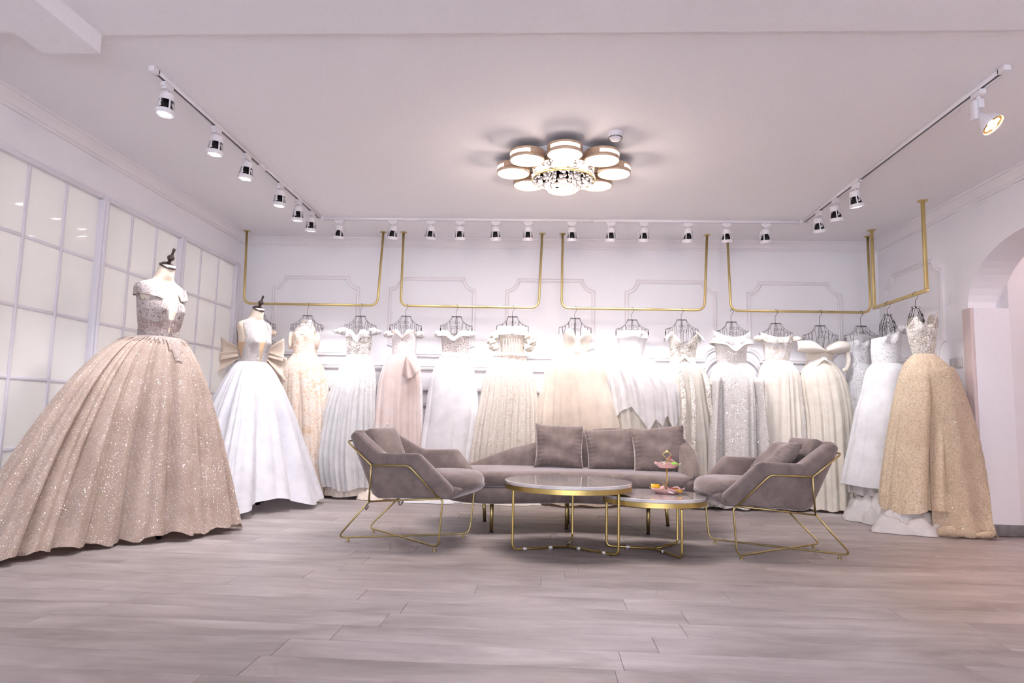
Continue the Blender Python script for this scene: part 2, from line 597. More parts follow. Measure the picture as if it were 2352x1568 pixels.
# dado rail that arches up between the panels
path = [(XL + .005, 1.35)]
for gx in (1.951,):
    for k in range(15):
        a = PI - PI * k / 14
        path.append((gx + .285 * math.cos(a), 1.35 + .19 * math.sin(a)))
path.append((XR - .005, 1.35))
open_mould(path, .05, [(0, 0), (0, .02), (.3, .026), (.5, .016), (.8, .024), (1, .02), (1, 0)], toB).build('dado_moulding', M['moulding'], wall_b, auto=35)
MB().prism([(0, 0)] * 0 or [(XL, 1.10), (XR, 1.10), (XR, 1.15), (XL, 1.15)], YB - .028, YB).build('chair_rail', M['moulding'], wall_b, bevel=.008)
# lower panels
for (a, b) in PANELS:
    ring_mould([(a, .22), (b, .22), (b, .98), (a, .98)], .04, MPROF, toB).build('lower_panel_moulding', M['moulding'], wall_b, auto=35)
struct('baseboard_back', MB().prism([(XL, 0), (XR, 0), (XR, .09), (XL, .09)], YB - .016, YB), M['skirting'])

CPROF = [(0, -.088), (.014, -.088), (.018, -.074), (.03, -.066), (.038, -.044), (.062, -.026), (.07, -.014), (.088, -.010), (.092, 0)]
def cornice(pts, name):
    """pts: polyline along the wall with inward mitre vectors"""
    rows = []
    for (d, z) in CPROF:
        rows.append([(x + mx * d, y + my * d, ROOM_H + z) for (x, y, mx, my) in pts])
    return MB().grid(np.array(rows)).build(name, M['moulding'], None, auto=35)
o = cornice([(XL, YB, 1, -1), (XR, YB, -1, -1)], 'cornice_back'); o['kind'] = 'structure'; o.parent = wall_b

# ---- left wall with the glazed partition
PZ = [.12, .571, 1.018, 1.47, 1.92, 2.385]
BAYS = [(2.60, 3.71), (3.71, 4.82), (4.82, 5.92), (5.92, 7.04)]
wl = MB()
wl.bx(XL - .12, XL, YF, YB, 2.42, ROOM_H)
wl.bx(XL - .12, XL, 7.075, YB, 0, 2.42)
wl.bx(XL - .12, XL, YF, 2.565, 0, 2.42)
wl.bx(XL - .12, XL, 2.565, 7.075, 0, .085)
wall_l = struct('wall_left', wl, M['wall'])
o = cornice([(XL, YF, 1, 0), (XL, YB, 1, -1)], 'cornice_left'); o['kind'] = 'structure'; o.parent = wall_l
MB().bx(XL, XL + .02, 7.09, YB, 1.10, 1.15).build('chair_rail', M['moulding'], wall_l, bevel=.006)
MB().bx(XL, XL + .016, 7.09, YB, 0, .09).build('skirting', M['skirting'], wall_l)
for bi, (y0, y1) in enumerate(BAYS):
    w = link('window_%d' % (bi + 1), None)
    tag(w, kind='structure')
    w.location = (XL, (y0 + y1) / 2, 0)
    hw = (y1 - y0) / 2
    for yy in (-hw, hw):
        if yy < 0 and bi > 0: continue
        MB().bx(-.07, .028, yy - .036, yy + .036, .085, 2.42).build('mullion', M['frame'], w, bevel=.006)
        MB().bx(.028, .040, yy - .016, yy + .016, .085, 2.385).build('cover_strip', M['frame'], w, bevel=.003)
    MB().bx(-.07, .024, -hw + .036, hw - .036, 2.385, 2.42).build('head_rail', M['frame'], w, bevel=.005)
    MB().bx(-.07, .024, -hw + .036, hw - .036, .085, .125).build('sill_rail', M['frame'], w, bevel=.005)
    ys = [-hw + .036 + (2 * hw - .072) * k / 3 for k in range(4)]
    for k in (1, 2):
        MB().bx(-.028, -.006, ys[k] - .011, ys[k] + .011, .125, 2.385).build('glazing_bar', M['frame'], w, bevel=.003)
    for z in PZ[1:-1]:
        for k in range(3):
            MB().bx(-.026, -.008, ys[k] + .0112, ys[k + 1] - .0112, z - .011, z + .011).build('glazing_bar', M['frame'], w, bevel=.003)
    for k in range(3):
        for r in range(5):
            z0, z1 = PZ[r] + .002, PZ[r + 1] - .002 + (.012 if r == 4 else 0)
            MB().bx(-.024, -.016, ys[k] + (.002 if k else -.012), ys[k + 1] - (.002 if k < 2 else -.012), z0, z1).build('pane', M['glass'], w)

# ---- right wall with the arched opening
AY0, AY1, AZ, AR = 4.20, 5.76, 1.82, .49
TH = .28
wr = MB()
wr.bx(XR, XR + TH, AY1, YB + .1, 0, ROOM_H)
wr.bx(XR, XR + TH, YF, AY0, 0, ROOM_H)
ac, aw = (AY0 + AY1) / 2, (AY1 - AY0) / 2
arc = [(ac + aw * math.cos(PI * k / 28), AZ + AR * math.sin(PI * k / 28)) for k in range(29)]
for k in range(28):
    (ya, za), (yb, zb) = arc[k], arc[k + 1]
    vs = [(XR, ya, za), (XR, yb, zb), (XR, yb, ROOM_H), (XR, ya, ROOM_H),
          (XR + TH, ya, za), (XR + TH, yb, zb), (XR + TH, yb, ROOM_H), (XR + TH, ya, ROOM_H)]
    wr.add(vs, [(0, 1, 2, 3), (7, 6, 5, 4), (4, 5, 1, 0)])
wall_r = struct('wall_right', wr, M['wall'])
o = cornice([(XR, YB, -1, -1), (XR, YF, -1, 0)], 'cornice_right'); o['kind'] = 'structure'; o.parent = wall_r
toR = lambda y, z, h: (XR - h, y, z)
ring_mould(scooped(6.075, 7.09, 1.465, 2.36), -.042 * -1, MPROF, toR).build('panel_moulding', M['moulding'], wall_r, auto=35)
ring_mould([(6.075, .22), (7.09, .22), (7.09, .98), (6.075, .98)], .04, MPROF, toR).build('lower_panel_moulding', M['moulding'], wall_r, auto=35)
MB().bx(XR - .026, XR, 5.80, YB, 1.10, 1.15).build('chair_rail', M['moulding'], wall_r, bevel=.008)
struct('baseboard_right', MB().bx(XR - .016, XR, 5.80, YB, 0, .09), M['skirting'])
struct('trim_1', MB().bx(XR - .028, XR, 5.690, 5.80, 0, 1.815), M['jamb'], bevel=.004)
struct('door_jamb', MB().bx(XR, XR + TH, 5.690, AY1, 0, 1.815), M['wall'], wall_r)
pas = struct('wall_passage', MB().bx(XR + TH, 6.3, 5.69, 5.8, 0, ROOM_H).bx(XR + TH, 6.3, 2.9, 3.0, 0, ROOM_H).bx(6.2, 6.3, 3.0, 5.69, 0, ROOM_H), M['nextroom'])
struct('baseboard_passage', MB().bx(XR - .002, 6.2, 5.674, 5.69, 0, .088), M['skirting'], bevel=.003)
# ---- unseen rear wall, its wide opening added to let in world fill light
struct('wall_rear', MB().bx(XL - .1, XL + .5, YF - .12, YF, 0, ROOM_H).bx(XR - .5, 6.3, YF - .12, YF, 0, ROOM_H).bx(XL + .5, XR - .5, YF - .12, YF, 2.5, ROOM_H), M['wall'])

# switch plates by the arch
sw = thing('light_switch', 'pair of square white light switch plates on the wall beside the arch', 'switch', (XR, 5.955, 1.383))
MB().bx(-.010, 0, -.0885, -.0015, -.043, .043).build('plate', M['socket'], sw, bevel=.004)
MB().bx(-.010, 0, .0015, .0885, -.043, .043).build('plate', M['socket'], sw, bevel=.004)
for yy in (-.045, .045):
    for d in (-.017, .017):
        MB().bx(-.014, -.009, yy + d - .015, yy + d + .015, -.03, .03).build('rocker', M['socket'], sw, bevel=.002)

# ------------------------------------------------------------------ ceiling fixtures
# track: three runs of white rail
TZ = ROOM_H
TLX, TRX, TBY = -2.232, 2.406, 6.43
tr = thing('lighting_track', 'white three sided spotlight track fixed under the ceiling', 'light track', (0, TBY, TZ))
def rail(x0, y0, x1, y1):
    d = Vector((x1 - x0, y1 - y0)); L = d.length; a = math.atan2(d.y, d.x)
    c = ((x0 + x1) / 2, (y0 + y1) / 2 - TBY)
    mb = MB()
    for s in (-1, 1):                      # two side walls and a top: an open channel
        mb.box((c[0] - s * .014 * math.sin(a), c[1] + s * .014 * math.cos(a), -.0135), (L, .006, .027), a)
    mb.box((c[0], c[1], -.003), (L, .03, .006), a)
    mb.build('rail', M['white'], tr, bevel=.001, seg=1)
    MB().box((c[0], c[1], -.012), (L - .01, .021, .012), a).build('conductor_slot', plain_slot, tr)
plain_slot = plain('track_slot_shadow', (.10, .09, .10), .5)  # dark grey colour standing in for the shade inside the open channel
rail(TLX, 3.57, TLX, 5.02); rail(TLX, 5.04, TLX, TBY - .03)
for (a, b) in ((TLX + .03, -1.36), (-1.34, .50), (.52, TRX - .03)):
    rail(a, TBY, b, TBY)
rail(TRX, TBY - .03, TRX, 5.30); rail(TRX, 5.28, TRX, 3.59)
for (x, y, lx, ly) in ((TLX, 3.55, .034, .06), (TRX, 3.57, .034, .06), (TLX, 5.03, .036, .11), (TRX, 5.29, .036, .11), (TLX, TBY, .075, .075), (TRX, TBY, .075, .075), (-1.35, TBY, .16, .036), (.51, TBY, .16, .036)):
    MB().box((x, y - TBY, -.0145), (lx, ly, .029)).build('connector', M['white'], tr, bevel=.002)

# one spot head, then copies
def spot_meshes():
    d = {}
    mb = MB(); mb.box((0, 0, -.012), (.086, .030, .024)); mb.box((0, 0, -.030), (.060, .028, .014))
    d['adapter'] = mb.mesh('adapter', M['white'])
    mb = MB(); mb.lathe([(.011, 0), (.011, -.016)], 12, (0, 0, -.036))
    d['swivel'] = mb.mesh('swivel', M['white'], True)
    # yoke: bent strap from the swivel down to the two pivot knobs
    mb = MB()
    for s in (-1, 1):
        mb.tube(fillet([(0, 0, 0), (s * .028, 0, -.004), (s * .055, 0, -.058), (s * .055, 0, -.108)], .02, 4), .0028, 6)
    d['yoke'] = mb.mesh('yoke', M['white'], True)
    mb = MB()
    mb.lathe([(0, 0), (.007, 0), (.007, .010), (0, .010)], 10, (-.005, 0, 0), Matrix.Rotation(PI / 2, 4, 'Y'))
    d['knob'] = mb.mesh('knob', M['white'], True)
    # housing: closed cap, ribs between six windows, lower ring
    n = 30
    mb = MB()
    mb.lathe([(.0, -.004), (.024, -.006), (.037, -.014), (.0425, -.056), (.0395, -.056), (.034, -.018), (0, -.012)], n)
    mb.lathe([(.0515, -.112), (.0545, -.138), (.0545, -.140), (.050, -.140), (.0485, -.112), (.0515, -.112)], n)
    for k in range(5):
        a0 = 2 * PI * k / 5 - .10 + .35; a1 = a0 + .20
        ring = []
        for (r, z) in ((.0425, -.054), (.0515, -.114), (.0485, -.114), (.0395, -.054)):
            ring.append([(r * math.cos(a0 + (a1 - a0) * i / 3), r * math.sin(a0 + (a1 - a0) * i / 3), z) for i in range(4)])
        ring.append(ring[0])
        mb.grid(np.array(ring))
    me = mb.mesh('housing', M['white'])
    sharp(me, 35); d['housing'] = me
    mb = MB(); mb.lathe([(0, -.040), (.020, -.042), (.022, -.066), (.034, -.078), (.042, -.104), (.043, -.118), (0, -.118)], 20)
    d['heat_sink'] = mb.mesh('heat_sink', M['black'], True)
    mb = MB()
    for k in range(4):
        a = PI / 4 + k * PI / 2
        mb.lathe([(0, -.001), (.0165, 0), (.0165, .006), (0, .006)], 14, (.0225 * math.cos(a), .0225 * math.sin(a), -.139))
    d['led'] = mb.mesh('led_cluster', M['led'])
    mb = MB(); mb.lathe([(.049, -.1385), (.055, -.142), (.055, -.138), (.049, -.134)], n)
    d['rim'] = mb.mesh('rim', M['white'], True)
    mb = MB(); mb.lathe([(0, -.122), (.047, -.128), (.047, -.130), (0, -.126)], 20)
    d['reflector'] = mb.mesh('reflector', plain('spot_reflector', (.5, .48, .5), .2, .7), True)
    return d
SM = spot_meshes()
def spot(x, y, rz, aim, label, power=SPOT_W, size=62, group='spotlights on the ceiling track', col=SPOT_COL):
    t = thing('track_spotlight', label, 'spotlight', (x, y, TZ - .029), rz, group)
    link('adapter', SM['adapter'], t)
    link('swivel', SM['swivel'], t)
    y0 = link('yoke', SM['yoke'], t); y0.location = (0, 0, -.045)
    for s_ in (-1, 1):
        k = link('pivot_knob', SM['knob'], t); k.location = (s_ * .057, 0, -.145)
    h = link('housing', SM['housing'], t); h.location = (0, 0, -.045)
    # tilt the head towards what it lights
    d = Vector(aim) - Vector((x, y, TZ - .15)); d.normalize()
    d = Matrix.Rotation(-rz, 3, 'Z') @ d
    q = Vector((0, 0, -1)).rotation_difference(d)
    piv = Vector((0, 0, -.145))
    for hh, nm in ((h, None), (None, 'heat_sink'), (None, 'reflector'), (None, 'led'), (None, 'rim')):
        o = hh or link({'heat_sink': 'heat_sink', 'reflector': 'reflector', 'led': 'led_cluster', 'rim': 'rim'}[nm], SM[nm], h)
        if hh:
            e = q.to_euler(); e2 = Euler((e.x * .55, e.y * .55, e.z))
            o.rotation_euler = e2
            o.location = piv + e2.to_matrix() @ Vector((0, 0, .1))
    lamp = light('beam', 'SPOT', (0, 0, 0), power, col, None, None, math.radians(size), .75, .045)
    lamp.location = Vector((x, y, TZ - .029)) + Matrix.Rotation(rz, 3, 'Z') @ Vector((0, 0, -.215)) + (Vector(aim) - Vector((x, y, TZ - .22))).normalized() * .02
    lamp.rotation_euler = (Vector(aim) - lamp.location).to_track_quat('-Z', 'Y').to_euler()
    lamp.parent = t
    lamp.matrix_parent_inverse = (Matrix.Translation((x, y, TZ - .029)) @ Matrix.Rotation(rz, 4, 'Z')).inverted()
    return t
ORD = ['first', 'second', 'third', 'fourth', 'fifth', 'last']
for i, (y, ax, ay, az) in enumerate(((3.686, -2.5, 3.5, 0), (4.289, -2.55, 4.35, 0.2), (4.759, -2.55, 4.75, .6), (5.401, -2.45, 5.6, .4), (5.825, -2.45, 6.4, .8), (6.167, -2.45, 6.75, .9))):
    spot(TLX, y, PI / 2, (ax, ay, az), 'caged white spotlight on the track along the glass partition, %s from its open end' % ORD[i], SPOT_W * (1.0, 1.0, 1.0, .75, .7, .75)[i], 84, 'spotlights along the partition')
BX = [-2.045, -1.514, -1.142, -.856, -.509, -.196, .227, .599, .914, 1.331, 1.692, 2.059]
BL = ['in the corner by the glass partition', 'above the beaded white off-shoulder gown', 'above the blush gown with the draped hip', 'above the plain white satin gown',
      'above the gap before the feather-top gown', 'above the ivory gown with feather top', 'above the champagne tulle gown', 'above the gap between the two tulle gowns',
      'above the layered white tulle gown', 'above the ivory gown with cap sleeves', 'above the silvery sequin gown', 'above the ivory lace gown with pearl bust']
BP = [.8, .7, .8, .95, 1.3, 1.3, 1.5, 1.3, 1.05, .85, 1.05, 1.15]
BAIM = [-2.3, -1.75, -1.35, -.85, -.42, -.2, .27, .6, .95, 1.42, 1.85, 2.3]
for x, l, p, ax in zip(BX, BL, BP, BAIM):
    spot(x, TBY, 0, (ax, 7.0, 1.30), 'caged white spotlight on the long track ' + l, SPOT_W * p, 50, 'spotlights along the back track')
for i, (y, ax, ay) in enumerate(((6.045, 2.95, 6.8), (5.695, 3.05, 6.3), (5.322, 3.05, 5.7))):
    spot(TRX, y, PI / 2, (ax, ay, 1.05), 'caged white spotlight on the track beside the arched wall, %s from the corner' % ORD[i], SPOT_W * (1.0, .65, .42)[i], 56, 'spotlights by the arched wall')
# two more heads on the shop's front track, out of the picture; they light the open floor
for x, ax, l in ((-.10, -.15, 'over the open floor before the round tables'), (.75, .74, 'over the floor towards the arch')):
    spot(x, 2.35, 0, (ax, 3.05, 0), 'caged white spotlight under the front ceiling ' + l, SPOT_W * 1.25, 44, 'spotlights of the front ceiling', (.80, .82, 1.0)).location.z = TZ - .045

# warm reflector lamp near the end of the right-hand run
py = 3.79
t = thing('reflector_lamp', 'white cone reflector lamp with warm yellow light at the end of the track', 'spotlight', (TRX, py, TZ - .029))
MB().box((0, 0, -.014), (.034, .09, .028)).build('adapter', M['white'], t, bevel=.003)
MB().lathe([(.013, 0), (.013, -.03)], 12, (0, 0, -.026)).build('swivel', M['white'], t, smooth=True)
mb = MB(); mb.box((0, .0, -.075), (.034, .05, .05)); mb.box((-.028, 0, -.110), (.022, .044, .11))
mb.build('arm', M['white'], t, bevel=.004)
Mt = Matrix.Translation((.012, 0, -.150)) @ Vector((0, 0, -1)).rotation_difference(Vector((.40, -.50, -.77))).to_matrix().to_4x4()
MB().lathe([(.010, .035), (.024, .030), (.028, .0), (.030, -.01), (.050, -.042), (.064, -.074), (.066, -.084), (.061, -.084), (.056, -.074), (.02, -.02)], 28).xform(Mt).build('shade', M['white'], t, smooth=True)
mb = MB(); mb.lathe([(.026, .060), (.026, .028)], 16)
mb.xform(Mt).build('lamp_holder', M['white'], t, smooth=True)
mb = MB()
for k in range(4):
    a = PI / 4 + k * PI / 2
    mb.lathe([(0, -.003), (.019, 0), (.019, .006), (0, .006)], 14, (.025 * math.cos(a), .025 * math.sin(a), -.078))
mb.xform(Mt).build('led_cluster', M['ledwarm'], t)
MB().lathe([(0, -.070), (.056, -.072), (.056, -.076), (0, -.073)], 24).xform(Mt).build('reflector', plain('warm_reflector', (.55, .33, .10), .25, .8), t, smooth=True)
light('beam', 'SPOT', (TRX + .08, py - .07, TZ - .30), 30, (1.0, .60, .36), None, (.62, -.1, -1.6), math.radians(105), .8, .06)

# ---- flower shaped ceiling lamp
CX, CY = .105, 4.90
ch = thing('ceiling_lamp', 'flower shaped bronze ceiling lamp with eight round light discs and a crystal bowl', 'ceiling lamp', (CX, CY, ROOM_H))
RB, RD = .372, .122
MB().lathe([(0, 0), (.30, 0), (.30, -.045), (0, -.045)], 40).build('base_plate', M['white'], ch, smooth=False)
for k in range(8):
    a = PI / 8 * 0 + k * PI / 4 + math.radians(-90)
    cx, cy = RB * math.cos(a), RB * math.sin(a)
    rim = MB().lathe([(RD - .006, -.046), (RD, -.048), (RD, -.064)], 36, (cx, cy, 0))
    rim.lathe([(RD, -.090), (RD, -.112), (RD - .006, -.114), (RD - .006, -.104)], 36, (cx, cy, 0))
    # side band left open outwards for the light slot
    rim.lathe([(RD, -.064), (RD, -.090)], 26, (cx, cy, 0), None, a + 1.0, a + 2 * PI - 1.0)
    r = rim.build('petal_rim', M['lampgold'], ch, smooth=True)
    MB().lathe([(0, -.046), (RD - .006, -.046)], 36, (cx, cy, 0)).build('petal_top', M['lampgold'], r)
    MB().lathe([(RD - .003, -.0645), (RD - .003, -.0895)], 14, (cx, cy, 0), None, a - 1.0, a + 1.0).build('side_slot', M['slot'], r, smooth=True)
    MB().lathe([(RD - .007, -.108), (0, -.109)], 36, (cx, cy, 0)).build('diffuser', M['disc'], r)
# centre: gold sleeve, clear bowl, strings of crystal drops
MB().lathe([(.235, -.03), (.235, -.080), (.229, -.080), (.229, -.03)], 48).build('centre_sleeve', M['lampgold'], ch, smooth=True)
mb = MB(); mb.lathe([(.232, -.100), (.232, -.165), (.227, -.165), (.227, -.100)], 48)
mb.build('bowl_rim', M['clear'], ch, smooth=True)
MB().lathe([(.2335, -.146), (.2355, -.166), (.2295, -.166), (.2295, -.146)], 48).build('bowl_band', M['gold'], ch, smooth=True)
crm = []
for r in (.010, .014, .019):
    mb = MB(); mb.lathe([(0, r), (r * .75, r * .62), (r, 0), (r * .75, -r * .62), (0, -r)], 7)
    crm.append(mb.mesh('crystal_drop', M['crystal']))
rc = random.Random(8)
n = 0
for ring, cnt in ((.214, 34), (.172, 28), (.125, 20), (.08, 12), (.03, 6)):
    for k in range(cnt):
        a = 2 * PI * k / cnt + rc.random() * .15
        zb = -.162 - .052 * (1 - (ring / .21) ** 2)
        for j in range(2 if ring < .2 else 3):
            o = link('crystal_drop', crm[rc.randrange(3)], ch)
            rr = ring + rc.uniform(-.008, .008)
            o.location = (rr * math.cos(a), rr * math.sin(a), zb + j * .034 + rc.uniform(-.008, .008))
            o.rotation_euler = (0, 0, rc.random() * 6)
            n += 1
MB().lathe([(0, -.082), (.20, -.082), (.20, -.088), (0, -.088)], 32).build('centre_diffuser', emit('lamp_core', (1.0, .88, .78), 4.0), ch)
light('centre_glow', 'POINT', (CX, CY, ROOM_H - .28), 10, (1.0, .80, .68), None, None, size=.12)

sd = thing('smoke_detector', 'small white smoke detector on the ceiling behind the flower lamp', 'smoke detector', (.438, 4.42, ROOM_H))
sd['label'] = 'small round white smoke detector on the ceiling near the flower lamp'
MB().lathe([(0, 0), (.052, 0), (.052, -.018), (.049, -.022), (0, -.022)], 32).build('base', M['white'], sd, auto=30)
MB().lathe([(.049, -.022), (.049, -.028), (.040, -.040), (.036, -.042), (.034, -.046), (.030, -.052), (0, -.054)], 32).build('dome', M['white'], sd, auto=30)
mb = MB()
for k in range(28):
    a = 2 * PI * k / 28
    mb.box((.0445 * math.cos(a), .0445 * math.sin(a), -.034), (.004, .0045, .010), a)
mb.build('vent_slots', M['black'], sd)

# unseen lamp added to brighten the passage behind the arch
t = thing('passage_fill_lamp', 'small round fill lamp added out of view under the passage ceiling', 'ceiling lamp', (4.8, 4.4, ROOM_H))
MB().lathe([(.10, 0), (.10, -.012), (.085, -.012), (.085, 0)], 28).build('rim', M['white'], t, auto=30)
MB().lathe([(.085, -.006), (0, -.006)], 28).build('diffuser', M['disc'], t)
light('passage_fill_light', 'POINT', (4.8, 4.4, ROOM_H - .1), 14, (1.0, .78, .78), None, None, size=.1)

# ------------------------------------------------------------------ hanging rails
def flange(mb, x, y):
    mb.lathe([(0, 0), (.036, 0), (.036, -.005), (.018, -.009), (.0, -.009)], 24, (x, y, ROOM_H))
    return mb
RODY, RODZ = 6.95, 1.967
RODS = [(-3.205, -1.735, 'beside the glass partition', -3.185, -1.765), (-1.52, -.062, 'over the blush, white satin and ivory feather-top gowns', -1.52, -.085),
        (.15, 1.632, 'over the two tulle gowns and the cap sleeve gown', .15, 1.60), (1.838, 3.245, 'next to the square rail in the corner', 1.865, 3.25)]
for (xa, xb, l, ba, bb) in RODS:
    t = thing('hanging_rail', 'round gold U-shaped clothes rail ' + l, 'clothes rail', ((xa + xb) / 2, RODY, RODZ), 0, 'round gold clothes rails')
    cx = (xa + xb) / 2
    pts = fillet([(xa - cx, 0, ROOM_H - RODZ), (ba - cx, 0, 0), (bb - cx, 0, 0), (xb - cx, 0, ROOM_H - RODZ)], .085, 8)
    MB().tube(pts, .0125, 14).build('tube', M['rodgold'], t, smooth=True)
    for x in (xa, xb):
        MB().lathe([(0, 0), (.036, 0), (.036, -.005), (.016, -.009), (0, -.009)], 24, (x - cx, 0, ROOM_H - RODZ)).build('ceiling_flange', M['rodgold'], t, auto=30)
SX, SY0, SY1, SZ = 3.175, 5.80, 6.715, 1.975
t = thing('square_hanging_rail', 'gold clothes rail of square tube hung along the arched wall', 'clothes rail', (SX, (SY0 + SY1) / 2, SZ))
hy = (SY1 - SY0) / 2
MB().box((0, 0, 0), (.026, 2 * hy + .026, .026)).build('bar', M['rodgold'], t, bevel=.002)
for s in (-1, 1):
    MB().bx(-.0132, .0132, s * hy - .0132, s * hy + .0132, .0131, ROOM_H - SZ - .004).build('upright', M['rodgold'], t, bevel=.002)
    MB().lathe([(0, 0), (.040, 0), (.040, -.006), (0, -.006)], 24, (0, s * hy, ROOM_H - SZ)).build('ceiling_flange', M['rodgold'], t, auto=30)

# ------------------------------------------------------------------ furniture
def softbox(lx, ly, lz, r, n=8, crown=0.0, M4=None):
    """rounded box, optionally crowned on top and bottom"""
    mb = MB()
    h = Vector((lx / 2, ly / 2, lz / 2))
    r = min(r, h.x * .98, h.y * .98, h.z * .98)
    inn = h - Vector((r, r, r))
    def pos(p):
        q = Vector((max(-inn.x, min(inn.x, p[0])), max(-inn.y, min(inn.y, p[1])), max(-inn.z, min(inn.z, p[2]))))
        d = Vector(p) - q
        if d.length > 1e-9: d.normalize()
        o = q + d * r
        a, b = o.x / h.x, o.y / h.y
        o.z += crown * (1 - a * a) * (1 - b * b) * (1 if p[2] > 0 else -.35)
        return M4 @ o if M4 is not None else o
    for ax in range(3):
        for s in (-1, 1):
            i, j = (ax + 1) % 3, (ax + 2) % 3
            G = []
            for a in range(n + 1):
                row = []
                for b in range(n + 1):
                    p = [0, 0, 0]
                    f = lambda t: math.sin(t * PI / 2)
                    p[ax] = s * h[ax]; p[i] = f(-1 + 2 * a / n) * h[i]; p[j] = f(-1 + 2 * b / n) * h[j] * s
                    row.append(pos(p))
                G.append(row)
            mb.grid(np.array(G))
    return mb

def weld(o, d=.0008):
    import bmesh
    bm = bmesh.new(); bm.from_mesh(o.data)
    bmesh.ops.remove_doubles(bm, verts=bm.verts, dist=d)
    bmesh.ops.recalc_face_normals(bm, faces=bm.faces)
    for f in bm.faces: f.smooth = True
    bm.to_mesh(o.data); bm.free()
    return o

def pillow(w, h, t, seed, n=34, pinch=.09, wr=.011):
    """throw pillow standing in the x-z plane, pinched corners, puckered seams"""
    rg = random.Random(seed)
    ph = [rg.uniform(0, 6.3) for _ in range(8)]
    G = {}
    mb = MB()
    for s in (-1, 1):
        rows = []
        for i in range(n + 1):
            row = []
            for j in range(n + 1):
                a, b = -1 + 2 * i / n, -1 + 2 * j / n
                x = a * w / 2 * (1 - pinch * (1 - b * b) * (.8 + .2 * math.sin(ph[0] + b * 2)))
                z = b * h / 2 * (1 - pinch * (1 - a * a) * (.8 + .2 * math.sin(ph[1] + a * 2)))
                e = max(0, (1 - a ** 4) * (1 - b ** 4)) ** .55
                th = t / 2 * e
                edge = max(abs(a), abs(b))
                puck = wr * (edge ** 3) * (math.sin(a * 31 + ph[2]) * abs(b) ** 3 + math.sin(b * 33 + ph[3]) * abs(a) ** 3) * (1 - edge ** 12)
                fold = wr * .9 * math.sin(4.1 * a + 3.2 * b + ph[4]) * math.cos(3.7 * b - 1.6 * a + ph[5]) * e
                row.append((x, -s * (th + fold) + puck, z))
            rows.append(row)
        mb.grid(np.array(rows))
    return mb

